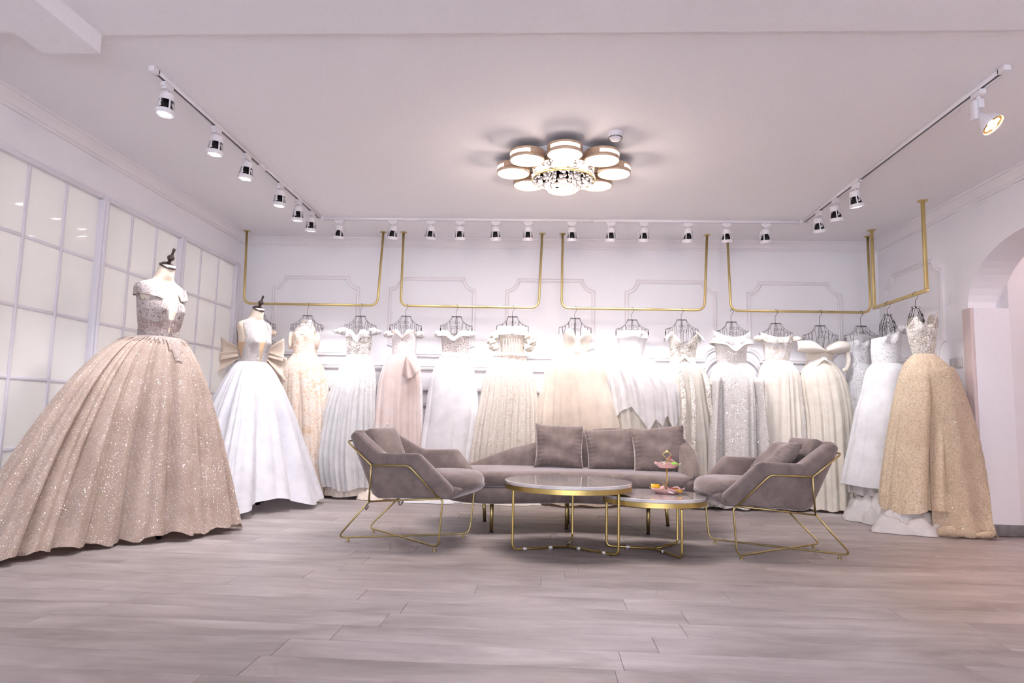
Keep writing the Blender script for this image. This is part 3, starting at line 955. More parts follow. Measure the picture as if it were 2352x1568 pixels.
def lounge_chair(label, loc, rz):
    t = thing('lounge_chair', label, 'chair', loc, rz, 'velvet lounge chairs')
    for s in (1, -1):
        O = [(-.130, .225, .305), (-.070, .277, .293), (.420, .287, .325), (.463, .302, .375), (.240, .366, .606), (-.035, .366, .598), (-.265, .278, .733), (-.306, .268, .70)]
        I = [(-.085, .150, .33), (-.045, .190, .33), (.415, .205, .345), (.445, .215, .385), (.226, .282, .598), (-.005, .278, .590), (-.222, .196, .725), (-.262, .186, .70)]
        vs = [(a, s * b, c) for a, b, c in O + I]
        fs = [(1, 2, 3, 4, 5), (0, 1, 5, 6, 7), (13, 12, 11, 10, 9), (15, 14, 13, 9, 8)]
        for i in range(8):
            j = (i + 1) % 8
            fs.append((i, i + 8, j + 8, j))
        if s > 0: fs = [f[::-1] for f in fs]
        MB().add(vs, fs).build('side_panel', M['velvet'], t, bevel=.024, seg=4)
    b = [(-.135, .228, .305), (-.306, .266, .695), (-.268, .262, .735), (-.225, .255, .728), (-.055, .215, .335)]
    n = len(b)
    vs = [(x, -y, z) for x, y, z in b] + [(x, y, z) for x, y, z in b]
    fs = [tuple(range(n)), tuple(range(2 * n - 1, n - 1, -1))] + [(i, i + n, (i + 1) % n + n, (i + 1) % n) for i in range(n)]
    MB().add(vs, [f[::-1] for f in fs]).build('back_panel', M['velvet'], t, bevel=.02, seg=4)
    MB().prism([(-.10, .300), (.42, .318), (.475, .352), (.490, .385), (.45, .398), (-.08, .372)], -.262, .262).build('seat_base', M['velvet'], t, bevel=.018, seg=3)
    Mc = Matrix.Translation((.228, 0, .418)) @ Matrix.Rotation(math.radians(-3.5), 4, 'Y')
    mb = softbox(.60, .485, .085, .042, 12, .028)
    mb.v = [(x - .055 * max(0, x / .30) * (y / .24) ** 2, y * (1 + .10 * max(0, x) / .30 * (1 - max(0, x) / .30)), z - (.022 * max(0, (x - .14) / .16) ** 2)) for x, y, z in mb.v]
    weld(mb.xform(Mc).build('seat_cushion', M['velvet'], t))
    Mc = Matrix.Translation((-.155, 0, .585)) @ Matrix.Rotation(math.radians(-23), 4, 'Y') @ Matrix.Rotation(PI / 2, 4, 'Y')
    weld(softbox(.335, .40, .085, .03, 8, .018).xform(Mc).build('back_cushion', M['velvet'], t))
    # gold wire frame
    A, B, C, D, E = (-.087, .352, .516), (.175, .356, .525), (.361, .296, .325), (-.14, .262, .277), (-.312, .276, .661)
    R = .0062
    for s in (1, -1):
        q = lambda p: (p[0], s * p[1], p[2])
        loop = fillet([q(A), q(B), q(C)], .03, 4)
        MB().tube(loop, R, 8).build('arm_rail', M['chairgold'], t, smooth=True)
        MB().tube([q(C), q(D)], R, 8).build('lower_rail', M['chairgold'], t, smooth=True)
        MB().tube(fillet([q(D), q(A)], .02), R, 8).build('rear_post', M['chairgold'], t, smooth=True)
        leg = fillet([q(C), (.386, s * .298, .312), (.364, s * .286, .024), (-.385, -s * .215, .024), (-.14, -s * .262, .277)], .055, 6)
        zo = .0 if s > 0 else .004
        MB().tube([(p.x, p.y, p.z + zo) for p in leg], R, 8).build('cross_leg', M['chairgold'], t, smooth=True)
        for (gx, gy) in ((.328, .262), (-.325, .178)):
            MB().lathe([(0, 0), (.012, 0), (.012, .007), (.007, .009), (.007, .018), (0, .018)], 12, (gx, s * gy, 0)).build('glide', M['chairgold'], t, auto=40)
    MB().tube(fillet([(A[0], A[1], A[2]), E, (E[0], -E[1], E[2]), (A[0], -A[1], A[2])], .04, 5), R, 8).build('back_rail', M['chairgold'], t, smooth=True)
    MB().tube(smooth_path([(-.135, -.255, .277), (-.15, -.262, .26), (-.165, -.258, .235), (-.16, -.252, .225), (-.145, -.256, .25)], 4), .006, 6).build('tie_strap', M['velvet'], t, smooth=True)
    MB().tube(smooth_path([(.10, -.26, .292), (.09, -.262, .272), (.075, -.26, .270), (.07, -.26, .290)], 4), .006, 6).build('tie_strap', M['velvet'], t, smooth=True)
    return t
lounge_chair('taupe velvet lounge chair on gold wire legs, facing the arched wall', (-.936, 4.693, 0), math.radians(-13.5))
cr = lounge_chair('taupe velvet lounge chair on gold wire legs with a loose square pillow', (1.540, 4.696, 0), math.radians(183.6))
Mp = Matrix.Translation((1.540, 4.696, 0)) @ Matrix.Rotation(math.radians(183.6), 4, 'Z') @ Matrix.Translation((.02, .03, .605)) @ Matrix.Rotation(math.radians(-44), 4, 'Y') @ Matrix.Rotation(PI / 2, 4, 'Z')
p = weld(pillow(.40, .30, .11, 3).build('throw_pillow', M['velvet'], None))
p.matrix_world = Mp
tag(p, 'small taupe velvet pillow leaning inside the lounge chair by the arch', 'pillow', 'velvet throw pillows')

# ---- sofa
SFX, SFY = .25, 5.45
sofa = thing('sofa', 'curved taupe velvet sofa with a sloping back on thin gold legs', 'sofa', (SFX, SFY, 0))
plan = [(-.80, 5.44), (-.70, 5.12), (-.44, 4.985), (-.1, 5.075), (.25, 5.17), (.6, 5.115), (.9, 5.03), (1.085, 5.08), (1.155, 5.33), (1.115, 5.62), (.9, 5.82), (.4, 5.88), (-.1, 5.86), (-.52, 5.79), (-.74, 5.65)]
pp = smooth_path([(x - SFX, y - SFY, 0) for x, y in plan], 7, True)
def offs(pts, d):
    n = len(pts); out = []
    for i in range(n):
        t_ = (pts[(i + 1) % n] - pts[i - 1]).normalized()
        out.append((pts[i].x - t_.y * d, pts[i].y + t_.x * d))
    return out
def rings(lst):
    P = [[(x, y, z) for x, y in offs(pp, d)] for d, z in lst]
    mb = MB().grid(np.array(P), wrap=True)
    n = len(pp)
    mb.f.append(tuple(range(n - 1, -1, -1)))
    mb.f.append(tuple((len(lst) - 1) * n + k for k in range(n)))
    return mb
rings([(.035, .215), (.008, .226), (0, .245), (0, .318), (.008, .332), (.03, .336)]).build('base', M['velvet'], sofa, auto=50)
rings([(.03, .337), (.004, .347), (0, .365), (0, .412), (.010, .430), (.035, .440), (.10, .446)]).build('seat_cushion', M['velvet'], sofa, auto=50)
# back rest following the rear and the arch-side end
bp = smooth_path([(x - SFX, y - SFY, 0) for x, y in [(-.80, 5.44), (-.74, 5.65), (-.52, 5.79), (-.1, 5.86), (.4, 5.88), (.9, 5.82), (1.115, 5.62), (1.155, 5.33), (1.10, 5.085), (1.02, 5.045)]], 9)
hx = [(-.80, .425), (-.62, .452), (-.437, .525), (-.27, .587), (-.056, .640), (.308, .730), (.45, .760), (.60, .770), (.90, .762)]
rows = []
nb = len(bp)
for i, p in enumerate(bp):
    a = bp[max(i - 1, 0)]; b = bp[min(i + 1, nb - 1)]
    tn = (b - a).normalized(); nn = Vector((tn.y, -tn.x, 0))       # inward
    wx, wy = p.x + SFX, p.y + SFY
    if wx < .9 and wy > 5.4: z = np.interp(wx, [q[0] for q in hx], [q[1] for q in hx])
    else: z = np.interp(wy, [5.02, 5.09, 5.20, 5.40, 5.62, 5.80], [.40, .455, .53, .635, .715, .758])
    th = .105 * min(1, .35 + (z - .42) * 4)
    sec = [(.02, .225), (-.008, .25), (-.012, .34), (-.014, z - .04), (-.004, z - .014), (.018, z), (th - .03, z + .002), (th - .006, z - .014), (th + .006, z - .045), (th + .014, min(.43, z - .05))]
    rows.append([(p.x + nn.x * d, p.y + nn.y * d, zz) for d, zz in sec])
mb = MB().grid(np.array(rows))
k = len(rows[0])
mb.f.append(tuple(range(k))); mb.f.append(tuple((nb - 1) * k + q for q in range(k - 1, -1, -1)))
o = mb.build('backrest', M['velvet'], sofa, smooth=True); weld(o, .0001)
for (lx, ly, lean) in ((-.381, 5.117, 0), (.178, 5.362, 0), (.779, 5.237, 0), (-.474, 5.63, .03), (.20, 5.66, .02), (1.0, 5.672, .03)):
    lg = MB().tube([(lx - SFX, ly - SFY, .014), (lx - SFX + lean * -.6, ly - SFY + lean, .24)], [.013, .016], 14).build('leg', M['chairgold'], sofa, smooth=True)
    MB().lathe([(0, 0), (.017, 0), (.017, .006), (.010, .009), (.010, .015), (0, .015)], 14, (lx - SFX, ly - SFY, 0)).build('foot', M['black'], lg, auto=40)
MB().tube([(.80 - SFX, 5.26 - SFY, .195), (1.0 - SFX, 5.66 - SFY, .215)], .009, 8).build('brace', M['chairgold'], sofa, smooth=True)
MB().tube([(-.385 - SFX, 5.13 - SFY, .20), (-.474 - SFX, 5.62 - SFY, .21)], .009, 8).build('brace', M['chairgold'], sofa, smooth=True)
for (x, z, y, w, h, ty, rz, sd, lab) in ((.118, .615, 5.60, .40, .36, 2, .10, 11, 'taupe velvet throw pillow standing alone at the low end of the sofa back'),
                                        (.535, .600, 5.60, .41, .34, -4, .02, 12, 'taupe velvet throw pillow sitting between the two others on the sofa'),
                                        (.905, .610, 5.52, .43, .37, -7, -.20, 13, 'taupe velvet throw pillow in the curved high corner of the sofa')):
    p = weld(pillow(w, h, .15, sd).build('throw_pillow', M['velvet'], None))
    p.matrix_world = Matrix.Translation((x, y, z)) @ Matrix.Rotation(rz, 4, 'Z') @ Matrix.Rotation(math.radians(-12), 4, 'X') @ Matrix.Rotation(math.radians(ty), 4, 'Y')
    tag(p, lab, 'pillow', 'velvet throw pillows')

# ---- nesting tables
def round_table(label, cx, cy, R, z, angs, rl, taped):
    t = thing('coffee_table', label, 'table', (cx, cy, 0), 0, 'round nesting tables')
    MB().lathe([(0, z - .022), (R - .003, z - .022), (R, z - .019), (R, z - .003), (R - .003, z), (0, z)], 72).build('table_top', M['marble'], t, auto=30)
    MB().lathe([(R - .012, z - .0225), (R - .002, z - .0225), (R - .002, z - .052), (R - .012, z - .052), (R - .012, z - .0225)], 72).build('rim', M['gold'], t, auto=30)
    for i, a in enumerate(angs):
        ca, sa = math.cos(math.radians(a)), math.sin(math.radians(a))
        pts = fillet([((R - .05) * ca, (R - .05) * sa, z - .050), (rl * ca, rl * sa, z - .056), (rl * ca, rl * sa, .009), (.004 * ca, .004 * sa, .009)], .035, 6)
        lg = MB().tube(pts, .0078, 10).build('leg', M['gold'], t, smooth=True)
        for d in taped[i]:
            MB().tube([((d - .012) * ca, (d - .012) * sa, .009), ((d + .012) * ca, (d + .012) * sa, .009)], .0086, 10).build('tape_wrap', M['tape'], lg, smooth=True)
    return t
round_table('large round coffee table with glossy pale stone top and gold wire legs', .16, 4.60, .42, .435, (203, 323, 83), .385, ((.30, .12), (.09, .28), (.10, .18)))
round_table('small low round coffee table with glossy stone top, tucked under the larger table', .728, 4.625, .338, .360, (170, 293, 51), .312, ((.17,), (.10,), ()))

# ---- two tier cake stand and its sweets
TX, TY, TZ0 = .822, 4.69, .360
st = thing('tiered_stand', 'two tier cake stand with scalloped pink plates and gold stem', 'cake stand', (TX, TY, TZ0))
def plate(r, z, h, waves):
    rows = []
    n = 72
    prof = [(0, .002), (.55, .002), (.62, .004), (.80, .5), (1.0, 1.0), (1.02, 1.0), (.985, .92), (.78, .52), (.60, .16), (0, .14)]
    for (rr, hh) in prof:
        row = []
        for k in range(n):
            a = 2 * PI * k / n
            w = math.cos(waves * a)
            e = max(0, rr - .6) / .4
            row.append((r * rr * (1 + .045 * w * e) * math.cos(a), r * rr * (1 + .045 * w * e) * math.sin(a), z + h * hh + .006 * w * e))
        rows.append(row)
    return MB().grid(np.array(rows), wrap=True)
plate(.112, 0, .034, 8).build('lower_plate', M['pink'], st, smooth=True)
plate(.087, .168, .030, 8).build('upper_plate', M['pink'], st, smooth=True)
MB().lathe([(0, .005), (.0055, .005), (.0055, .168), (0, .168)], 12).build('lower_stem', M['gold'], st, smooth=True)
MB().lathe([(0, .172), (.006, .172), (.006, .20), (.0035, .205), (.0035, .226), (0, .226)], 12).build('upper_stem', M['gold'], st, smooth=True)
hl = smooth_path([(0, 0, .222), (-.010, 0, .237), (-.026, 0, .252), (-.024, 0, .264), (-.010, 0, .272), (0, 0, .286), (.010, 0, .272), (.024, 0, .264), (.026, 0, .252), (.010, 0, .237)], 5, True)
MB().tube(hl, .0022, 6, True).build('handle', M['gold'], st, smooth=True)
MB().prism([(-.011, .271), (.011, .271), (0, .284)], -.002, .002).build('handle_crown', M['gold'], st)

def packet(w, d, h, mat, seed):
    """pillow packet with crimped flat ends"""
    rg = random.Random(seed); n = 10
    rows_t, rows_b = [], []
    for s in (1, -1):
        rows = []
        for i in range(n + 1):
            a = -1 + 2 * i / n
            row = []
            for j in range(n + 1):
                b = -1 + 2 * j / n
                end = max(0, 1 - (abs(a) / .82) ** 4)
                th = h / 2 * end ** .5 * max(0, 1 - b ** 4) ** .5
                cr = .0015 * math.sin(b * 22) * (1 if abs(a) > .82 else .2)
                row.append((a * w / 2, b * d / 2 * (.93 + .07 * abs(a)), s * th + cr + rg.uniform(-.0006, .0006)))
            rows.append(row)
        (rows_t if s > 0 else rows_b).extend(rows)
    return MB().grid(np.array(rows_t)).grid(np.array(rows_b))
def cookie(r, h, seed):
    rg = random.Random(seed)
    mb = MB().lathe([(0, 0), (r * .8, 0), (r, h * .3), (r * .97, h * .62), (r * .6, h * .95), (0, h)], 18)
    mb.v = [(x * (1 + rg.uniform(-.05, .05)), y * (1 + rg.uniform(-.05, .05)), z + rg.uniform(-.001, .001)) for x, y, z in mb.v]
    return mb
def sweet(kind, lab, x, y, z, rx, ry, rz, col=None, k=0):
    if kind == 'packet':
        o = weld(packet(.060, .032, .016, None, k).build('snack_packet', M[col], None), .0002)
        tag(o, lab, 'snack', 'sweets on the cake stand')
    else:
        o = thing('wrapped_biscuit', lab, 'biscuit', group='sweets on the cake stand')
        cookie(.021, .013, k).build('biscuit', M['cookie'], o, smooth=True)
        weld(packet(.072, .05, .026, None, k + 50).build('film', M['film'], o), .0002).location = (0, 0, .006)
    o.location = (TX + x, TY + y, TZ0 + z)
    o.rotation_euler = (rx, ry, rz)
    return o
def film():
    t = NT('clear_film')
    g = t.n('BsdfGlossy', Color=(1, .97, .95), Roughness=.12)
    tr_ = t.n('BsdfTransparent')
    m = t.n('MixShader', Fac=.72)
    t.t.links.new(g.outputs[0], m.inputs[1]); t.t.links.new(tr_.outputs[0], m.inputs[2])
    return t.done(m.outputs[0])
M['film'] = film()
sweet('packet', 'yellow snack packet standing at the rim of the lower pink plate', -.078, -.010, .046, .9, .05, .1, 'yellow', 1)
sweet('packet', 'yellow snack packet lying flat at the front of the lower pink plate', .062, -.058, .024, .35, .1, .15, 'yellow', 2)
sweet('packet', 'red wrapped sweet lying between the biscuits on the lower pink plate', .036, -.018, .032, .2, .2, .6, 'red', 3)
sweet('b', 'biscuit in clear film beside the standing yellow packet', -.042, -.052, .018, .25, -.15, .5, None, 4)
sweet('b', 'biscuit in clear film at the front middle of the lower pink plate', .008, -.070, .018, .4, .2, -.3, None, 5)
sweet('b', 'biscuit in clear film leaning steeply against the gold stem', -.018, -.024, .042, .9, .5, .9, None, 6)
sweet('b', 'biscuit in clear film behind the red sweet on the lower pink plate', .060, .030, .022, -.2, .25, 1.2, None, 7)
sweet('packet', 'bright green wrapped sweet on the rim of the upper pink plate', .052, -.036, .196, .3, .15, .25, 'green', 8)
sweet('packet', 'small red wrapped sweet on top of the upper pile of biscuits', .020, -.004, .232, .2, .1, .8, 'red', 9).scale = (.5, .5, .6)
sweet('b', 'biscuit in clear film at the rim of the upper pink plate opposite the green sweet', -.042, -.012, .188, .15, -.2, .4, None, 10)
sweet('b', 'biscuit in clear film at the front of the upper pink plate', -.004, -.040, .190, .4, .1, 0, None, 11)
sweet('b', 'biscuit in clear film heaped beside the upper gold stem', .026, .012, .208, .3, .5, 1.0, None, 12)

# ------------------------------------------------------------------ wire bust hangers
def hanger(label, x, y, rodz, drop, rz=0.0, w=.163, sq=False):
    t = thing('wire_hanger', label, 'hanger', (x, y, rodz), rz, 'black wire bust hangers')
    r = .0017
    ro = .0155 if not sq else .019
    hook = smooth_path([(-.006, ro, -.006), (-.002, ro * .55, ro * .82), (.003, 0, ro + .002), (.010, -ro * .75, ro * .6), (.014, -ro, -.004), (.011, -ro * .7, -.026), (-.002, -.004, -.048), (-.006, 0, -.066), (-.004, 0, -drop)], 5)
    MB().tube(hook, r * 1.1, 6).build('hook', M['wire'], t, smooth=True)
    z0 = -drop
    mb = MB()
    mb.tube([(.049 * math.cos(2 * PI * k / 28), .034 * math.sin(2 * PI * k / 28), z0) for k in range(28)], r, 5, True)
    mb.tube([(-.049, 0, z0), (.049, 0, z0)], r, 5)
    mb.lathe([(0, .006), (.006, 0), (0, -.006)], 8, (0, 0, z0))
    mb.build('neck_ring', M['wire'], t, smooth=True)
    for s in (-1, 1):
        mb = MB()
        for f in (-1, 1):
            q = lambda a, b, c: (s * a * w / .163, f * b, z0 - c)
            mb.tube(smooth_path([q(.047, .012, 0), q(.055, .022, .026), q(.070, .030, .050), q(.100, .036, .076), q(.130, .034, .090), q(.163, .026, .097)], 4), r, 5)
            mb.tube(smooth_path([q(.067, .031, .048), q(.060, .044, .10), q(.055, .05, .17), q(.05, .05, .22)], 3), r, 5)
            mb.tube(smooth_path([q(.103, .037, .078), q(.100, .046, .11), q(.108, .05, .15), q(.10, .05, .20)], 3), r, 5)
            mb.tube(smooth_path([q(.132, .034, .091), q(.126, .042, .12), q(.120, .046, .17)], 3), r, 5)
            mb.tube([q(.004, .02, .004), q(.005, .05, .12), q(.006, .055, .23)], r, 5)
        mb.tube([(s * w, .027 * math.cos(2 * PI * k / 16), z0 - .132 + .035 * math.sin(2 * PI * k / 16)) for k in range(16)], r, 5, True)
        mb.tube([(s * w * 1.0, .012 * math.cos(2 * PI * k / 10), z0 - .135 + .014 * math.sin(2 * PI * k / 10)) for k in range(10)], r, 5, True)
        mb.build('shoulder_frame', M['wire'], t, smooth=True)
        mb = MB()
        for f in (-1,):
            sp = []
            for k in range(19):
                a = PI * .95 - k * .36; rr = .0205 * (1 - k * .026)
                sp.append((s * (.021 + rr * math.cos(a)), f * .048, z0 - .072 + rr * .72 * math.sin(a)))
            mb.tube(sp, r * .9, 5)
            sp = []
            for k in range(18):
                a = -.3 - k * .36; rr = .0215 * (1 - k * .03)
                sp.append((s * (.028 + rr * math.cos(a)), f * .050, z0 - .116 + rr * .75 * math.sin(a)))
            mb.tube(sp, r * .9, 5)
        mb.build('scrollwork', M['wire'], t, smooth=True)
    for f in (-1, 1):
        mb = MB()
        mb.tube(smooth_path([(-.05, f * .05, z0 - .22), (-.02, f * .055, z0 - .235), (.02, f * .055, z0 - .235), (.05, f * .05, z0 - .22)], 3), r, 5)
        mb.build('bottom_wire', M['wire'], t, smooth=True)
    return t

# ------------------------------------------------------------------ gown building
def sm(a, k=3):
    a = np.array(a, float)
    for _ in range(k):
        b = a.copy(); b[1:-1] = (a[:-2] + 2 * a[1:-1] + a[2:]) / 4; a = b
    return a

def foldwave(th, s, n, seed, twist=.25):
    rg = np.random.RandomState(seed)
    w = th + .35 * np.sin(th * 2 + rg.rand() * 6) / 2 + .22 * np.sin(th * 3 + rg.rand() * 6) / 2 + twist * s * np.sin(th + rg.rand() * 6) * .3
    f1 = np.abs(np.sin(n * w / 2 + rg.rand() * 6)) ** .6
    f2 = np.abs(np.sin((n * 1.7) // 1 * w / 2 + rg.rand() * 6)) ** .9
    f3 = .5 + .5 * np.sin((n * .45) // 1 * w + rg.rand() * 6)
    return .55 * (1 - f1) + .2 * (1 - f2) + .25 * f3

def skirt_grid(rows, cy, n=16, amp=.10, seed=0, fr=.72, bk=.6, bfmax=.34, bbmax=.24, nz=40, nt=168, hem=None, zmin=.012, start=.0, mid=None):
    """rows: (z, left x, right x) from waist to hem"""
    R = np.array(rows)
    zs = np.linspace(R[0, 0], max(R[-1, 0], zmin), nz)
    # closer spacing near the waist
    t = np.linspace(0, 1, nz) ** 1.25
    zs = R[0, 0] + (max(R[-1, 0], zmin) - R[0, 0]) * t
    xl = sm(np.interp(-zs, -R[:, 0], R[:, 1])); xr = sm(np.interp(-zs, -R[:, 0], R[:, 2]))
    xl[0], xr[0] = R[0, 1], R[0, 2]
    th = np.linspace(0, 2 * PI, nt, endpoint=False)
    P = np.zeros((nz, nt, 3))
    for i in range(nz):
        s = t[i]
        cx = (xl[i] + xr[i]) / 2; a = (xr[i] - xl[i]) / 2
        g = foldwave(th, s, n, seed)
        k = 1 - amp * (start + (1 - start) * min(1, s * 2.2) ** .8) * g
        b = np.where(np.sin(th) < 0, min(a * fr, bfmax), min(a * bk, bbmax))
        if i == 0: k = np.ones_like(k); b = np.full_like(b, a * .66)
        elif i < 4:
            w0 = i / 4; b = b * w0 + a * .66 * (1 - w0)
        # folds show mostly as depth in front, so the outline stays put
        lat = 1 - (1 - k) * .6
        P[i, :, 0] = cx + a * np.cos(th) * lat
        P[i, :, 1] = cy + b * np.sin(th) * (1 - (1 - k) * 1.6)
        P[i, :, 2] = zs[i]
    if hem is not None:
        for j in range(nt):
            zt = hem(th[j])
            P[:, j, 2] = np.where(True, R[0, 0] + (P[:, j, 2] - R[0, 0]) * (R[0, 0] - zt) / (R[0, 0] - zs[-1]), 0)
    else:
        rg = np.random.RandomState(seed + 5)
        P[-1, :, 2] += .008 * (1 + np.sin(th * n * .5 + 1))
    return P

def bodice_grid(rows, cy, top, depth=.66, nz=18, nt=88, bust=.022, zb=None, seed=0, low=None):
    """rows: (z, left x, right x) from top to waist; top(theta) gives the neckline height"""
    R = np.array(rows)[::-1]
    zw = R[0, 0]
    zb = zb or (R[-1, 0] - .02)
    th = np.linspace(0, 2 * PI, nt, endpoint=False)
    P = np.zeros((nz, nt, 3))
    for j, t in enumerate(th):
        zt = top(t)
        lo = zw if low is None else low(t)
        for i in range(nz):
            z = lo + (zt - lo) * i / (nz - 1)
            xl = np.interp(z, R[:, 0], R[:, 1]); xr = np.interp(z, R[:, 0], R[:, 2])
            a = (xr - xl) / 2; cx = (xl + xr) / 2
            u = math.cos(t)
            b = a * depth
            if math.sin(t) < 0:
                b += bust * math.exp(-((abs(u) - .45) / .26) ** 2) * math.exp(-((z - zb) / .055) ** 2)
            P[i, j] = (cx + a * u, cy + b * math.sin(t), z)
    return P

def sweetheart(z, dip=.035, hump=.012, wd=.22, back=.03):
    def f(t):
        u = math.cos(t)
        if math.sin(t) < 0:
            return z - dip * math.exp(-(u / wd) ** 2) + hump * math.exp(-((abs(u) - .5) / .22) ** 2)
        return z - back * (1 - u * u)
    return f

def band_grid(cx, cy, a, b, z, h, flare=.02, dip=.03, wd=.25, wave=(9, .004), sag=.0, nt=120, nh=9, thick=0, back=True):
    """collar or cuff standing round the bust, top edge first"""
    th = np.linspace(0, 2 * PI, nt, endpoint=False) if back else np.linspace(-PI * 1.02, .02 * PI, nt)
    rows = []
    for i in range(nh):
        v = i / (nh - 1)
        row = []
        for t in th:
            u = math.cos(t); fr = math.sin(t) < 0
            d = (dip * math.exp(-(u / wd) ** 2)) if fr else 0
            e = flare * v ** .8 + wave[1] * math.sin(wave[0] * t + 1.3) * v
            zz = z - d - h * v * (1 - .25 * math.exp(-(u / .3) ** 2)) - sag * (abs(u) ** 3)
            row.append((cx + (a + e) * u, cy + (b + e) * math.sin(t), zz))
        rows.append(row)
    return np.array(rows)

def puff(c, r, seed, n=14, nt=22, petal=0.16, k=7):
    """ruffled cap sleeve or rosette: a lobed soft lump"""
    rg = random.Random(seed); ph = rg.random() * 6
    rows = []
    for i in range(n + 1):
        p = PI * i / n
        row = []
        for j in range(nt):
            t = 2 * PI * j / nt
            q = 1 + petal * math.sin(k * t + ph) * math.sin(p) + petal * .6 * math.sin(5 * p + 3 * t + ph)
            row.append((c[0] + r[0] * q * math.sin(p) * math.cos(t), c[1] + r[1] * q * math.sin(p) * math.sin(t), c[2] + r[2] * q * math.cos(p)))
        rows.append(row)
    return MB().grid(np.array(rows), wrap=True)

def frill(p0, p1, out, h, waves, amp, n=40, nh=6, seed=0):
    """gathered strip between p0 and p1 hanging along 'out'"""
    p0, p1, out = Vector(p0), Vector(p1), Vector(out)
    d = (p1 - p0); side = d.cross(out).normalized()
    rows = []
    for i in range(nh):
        v = i / (nh - 1)
        rows.append([tuple(p0 + d * (k / n) * (1 + .0 * v) + out * h * v + side * amp * v * math.sin(waves * 2 * PI * k / n + seed) + out * (.12 * h * v * math.sin(waves * 2 * PI * k / n + seed + 1))) for k in range(n + 1)])
    return MB().grid(np.array(rows))

def pool(cx, cy, lx, ly, h, seed, n=40, rz=0.0, lobes=5):
    """train heaped on the floor"""
    rg = np.random.RandomState(seed)
    rows = []
    ph = rg.rand(12) * 6.3
    for i in range(n // 2 + 1):
        rr = i / (n // 2)
        row = []
        for j in range(n * 2):
            t = 2 * PI * j / (n * 2)
            k = 1 + .10 * math.sin(lobes * t + ph[0]) + .06 * math.sin((lobes * 2 + 1) * t + ph[1])
            x, y = rr * math.cos(t) * k, rr * math.sin(t) * k
            base = max(0, 1 - rr ** 2.2)
            rid = abs(math.sin(5 * x + 2.5 * y + ph[2] + 1.6 * math.sin(3.4 * y + ph[3]))) ** .7 * .55 + abs(math.sin(8 * y - 3 * x + ph[4] + 1.5 * math.sin(4 * x + ph[5]))) ** .7 * .3 + abs(math.sin(13 * x + 9 * y + ph[6] + math.sin(7 * y))) ** .8 * .15
            z = h * base ** .7 * (.26 + .82 * rid) + .004
            ca, sa = math.cos(rz), math.sin(rz)
            X, Y = x * lx / 2, y * ly / 2
            row.append((cx + X * ca - Y * sa, cy + X * sa + Y * ca, max(.003, z)))
        rows.append(row)
    return MB().grid(np.array(rows), wrap=True)

class Gown:
    """an Empty at the gown's hem; parts are given in world coordinates"""
    def __init__(s, label, x, y, name='wedding_gown', group='gowns on the gold rails'):
        s.o = thing(name, label, 'gown', (x, y, 0), 0, group)
        s.off = Matrix.Translation((-x, -y, 0))
    def add(s, name, mb, mat, parent=None, smooth=True, label=None, solid=0):
        if isinstance(mb, np.ndarray): mb = MB().grid(mb, wrap=True)
        o = mb.xform(s.off).build(name, mat, parent or s.o, smooth=smooth, solid=solid)
        if label: o['label'] = label
        return o

W = {}
IV, WH, CH = (.86, .79, .70), (.88, .86, .88), (.82, .70, .57)
W['white_satin'] = fabric('white_satin', WH, trans=.15, rough=.5)
W['white_tulle'] = fabric('white_tulle', (.88, .85, .85), trans=.32, rough=.9)
W['sheer_white'] = fabric('sheer_white_tulle', (.90, .87, .87), trans=.3, rough=.9, sheer=.28)
W['ivory_tulle'] = fabric('ivory_tulle', (.86, .80, .72), trans=.32, rough=.9)
W['champ_tulle'] = fabric('champagne_tulle', (.84, .71, .58), trans=.36, rough=.9)
W['champ_sheer'] = fabric('sheer_champagne_tulle', (.86, .76, .66), trans=.3, rough=.9, sheer=.25, sparkle=.05, sscale=60, ssize=.18)
W['beaded'] = fabric('beaded_white_lace', (.80, .76, .72), lace=(.88, .86, .85), lscale=55, lth=.38, sparkle=.5, sscale=130, ssize=.36)
W['beaded_dark'] = fabric('beaded_taupe_lace', (.48, .41, .36), dark=(.34, .29, .26), lace=(.80, .77, .74), lscale=60, lth=.47, sparkle=.45, sscale=150, ssize=.36)
W['patterned'] = fabric('leopard_lace', (.42, .33, .27), dark=(.34, .26, .21), lace=(.85, .80, .78), lscale=48, lth=.36, sparkle=.15, sscale=130)
W['peach_lace'] = fabric('peach_lace', (.86, .66, .49), dark=(.78, .55, .38), lace=(.90, .79, .70), lscale=34, lth=.42, sparkle=.28, sscale=90, ssize=.30)
W['peach_satin'] = fabric('peach_satin', (.90, .76, .64), trans=.15, rough=.5)
W['peach_sheer'] = fabric('sheer_peach_net', (.86, .74, .66), lace=(.90, .82, .76), lscale=50, lth=.45, sheer=.35, sparkle=.3, sscale=130)
W['blush'] = fabric('blush_tulle', (.84, .72, .68), dark=(.78, .64, .59), trans=.3, rough=.9, sparkle=.04, sscale=80, ssize=.2)
W['blush_lace'] = fabric('blush_lace', (.82, .73, .71), dark=(.74, .63, .60), lace=(.90, .86, .86), lscale=38, lth=.42, sparkle=.35, sscale=90, ssize=.32)
W['white_glitter'] = fabric('white_glitter_tulle', (.85, .83, .83), trans=.28, rough=.85, sparkle=.13, sscale=70, ssize=.2)
W['lace_fading'] = fabric('white_lace_fading_on_tulle', (.80, .78, .78), trans=.28, rough=.85, lace=(.92, .90, .89), lscale=34, lth=.44, fade=(.85, 1.35), sparkle=.16, sscale=85, ssize=.24)
W['white_lace_over'] = fabric('white_lace_on_tulle', (.82, .79, .78), trans=.28, lace=(.90, .88, .87), lscale=30, lth=.50, sparkle=.22, sscale=80, ssize=.28)
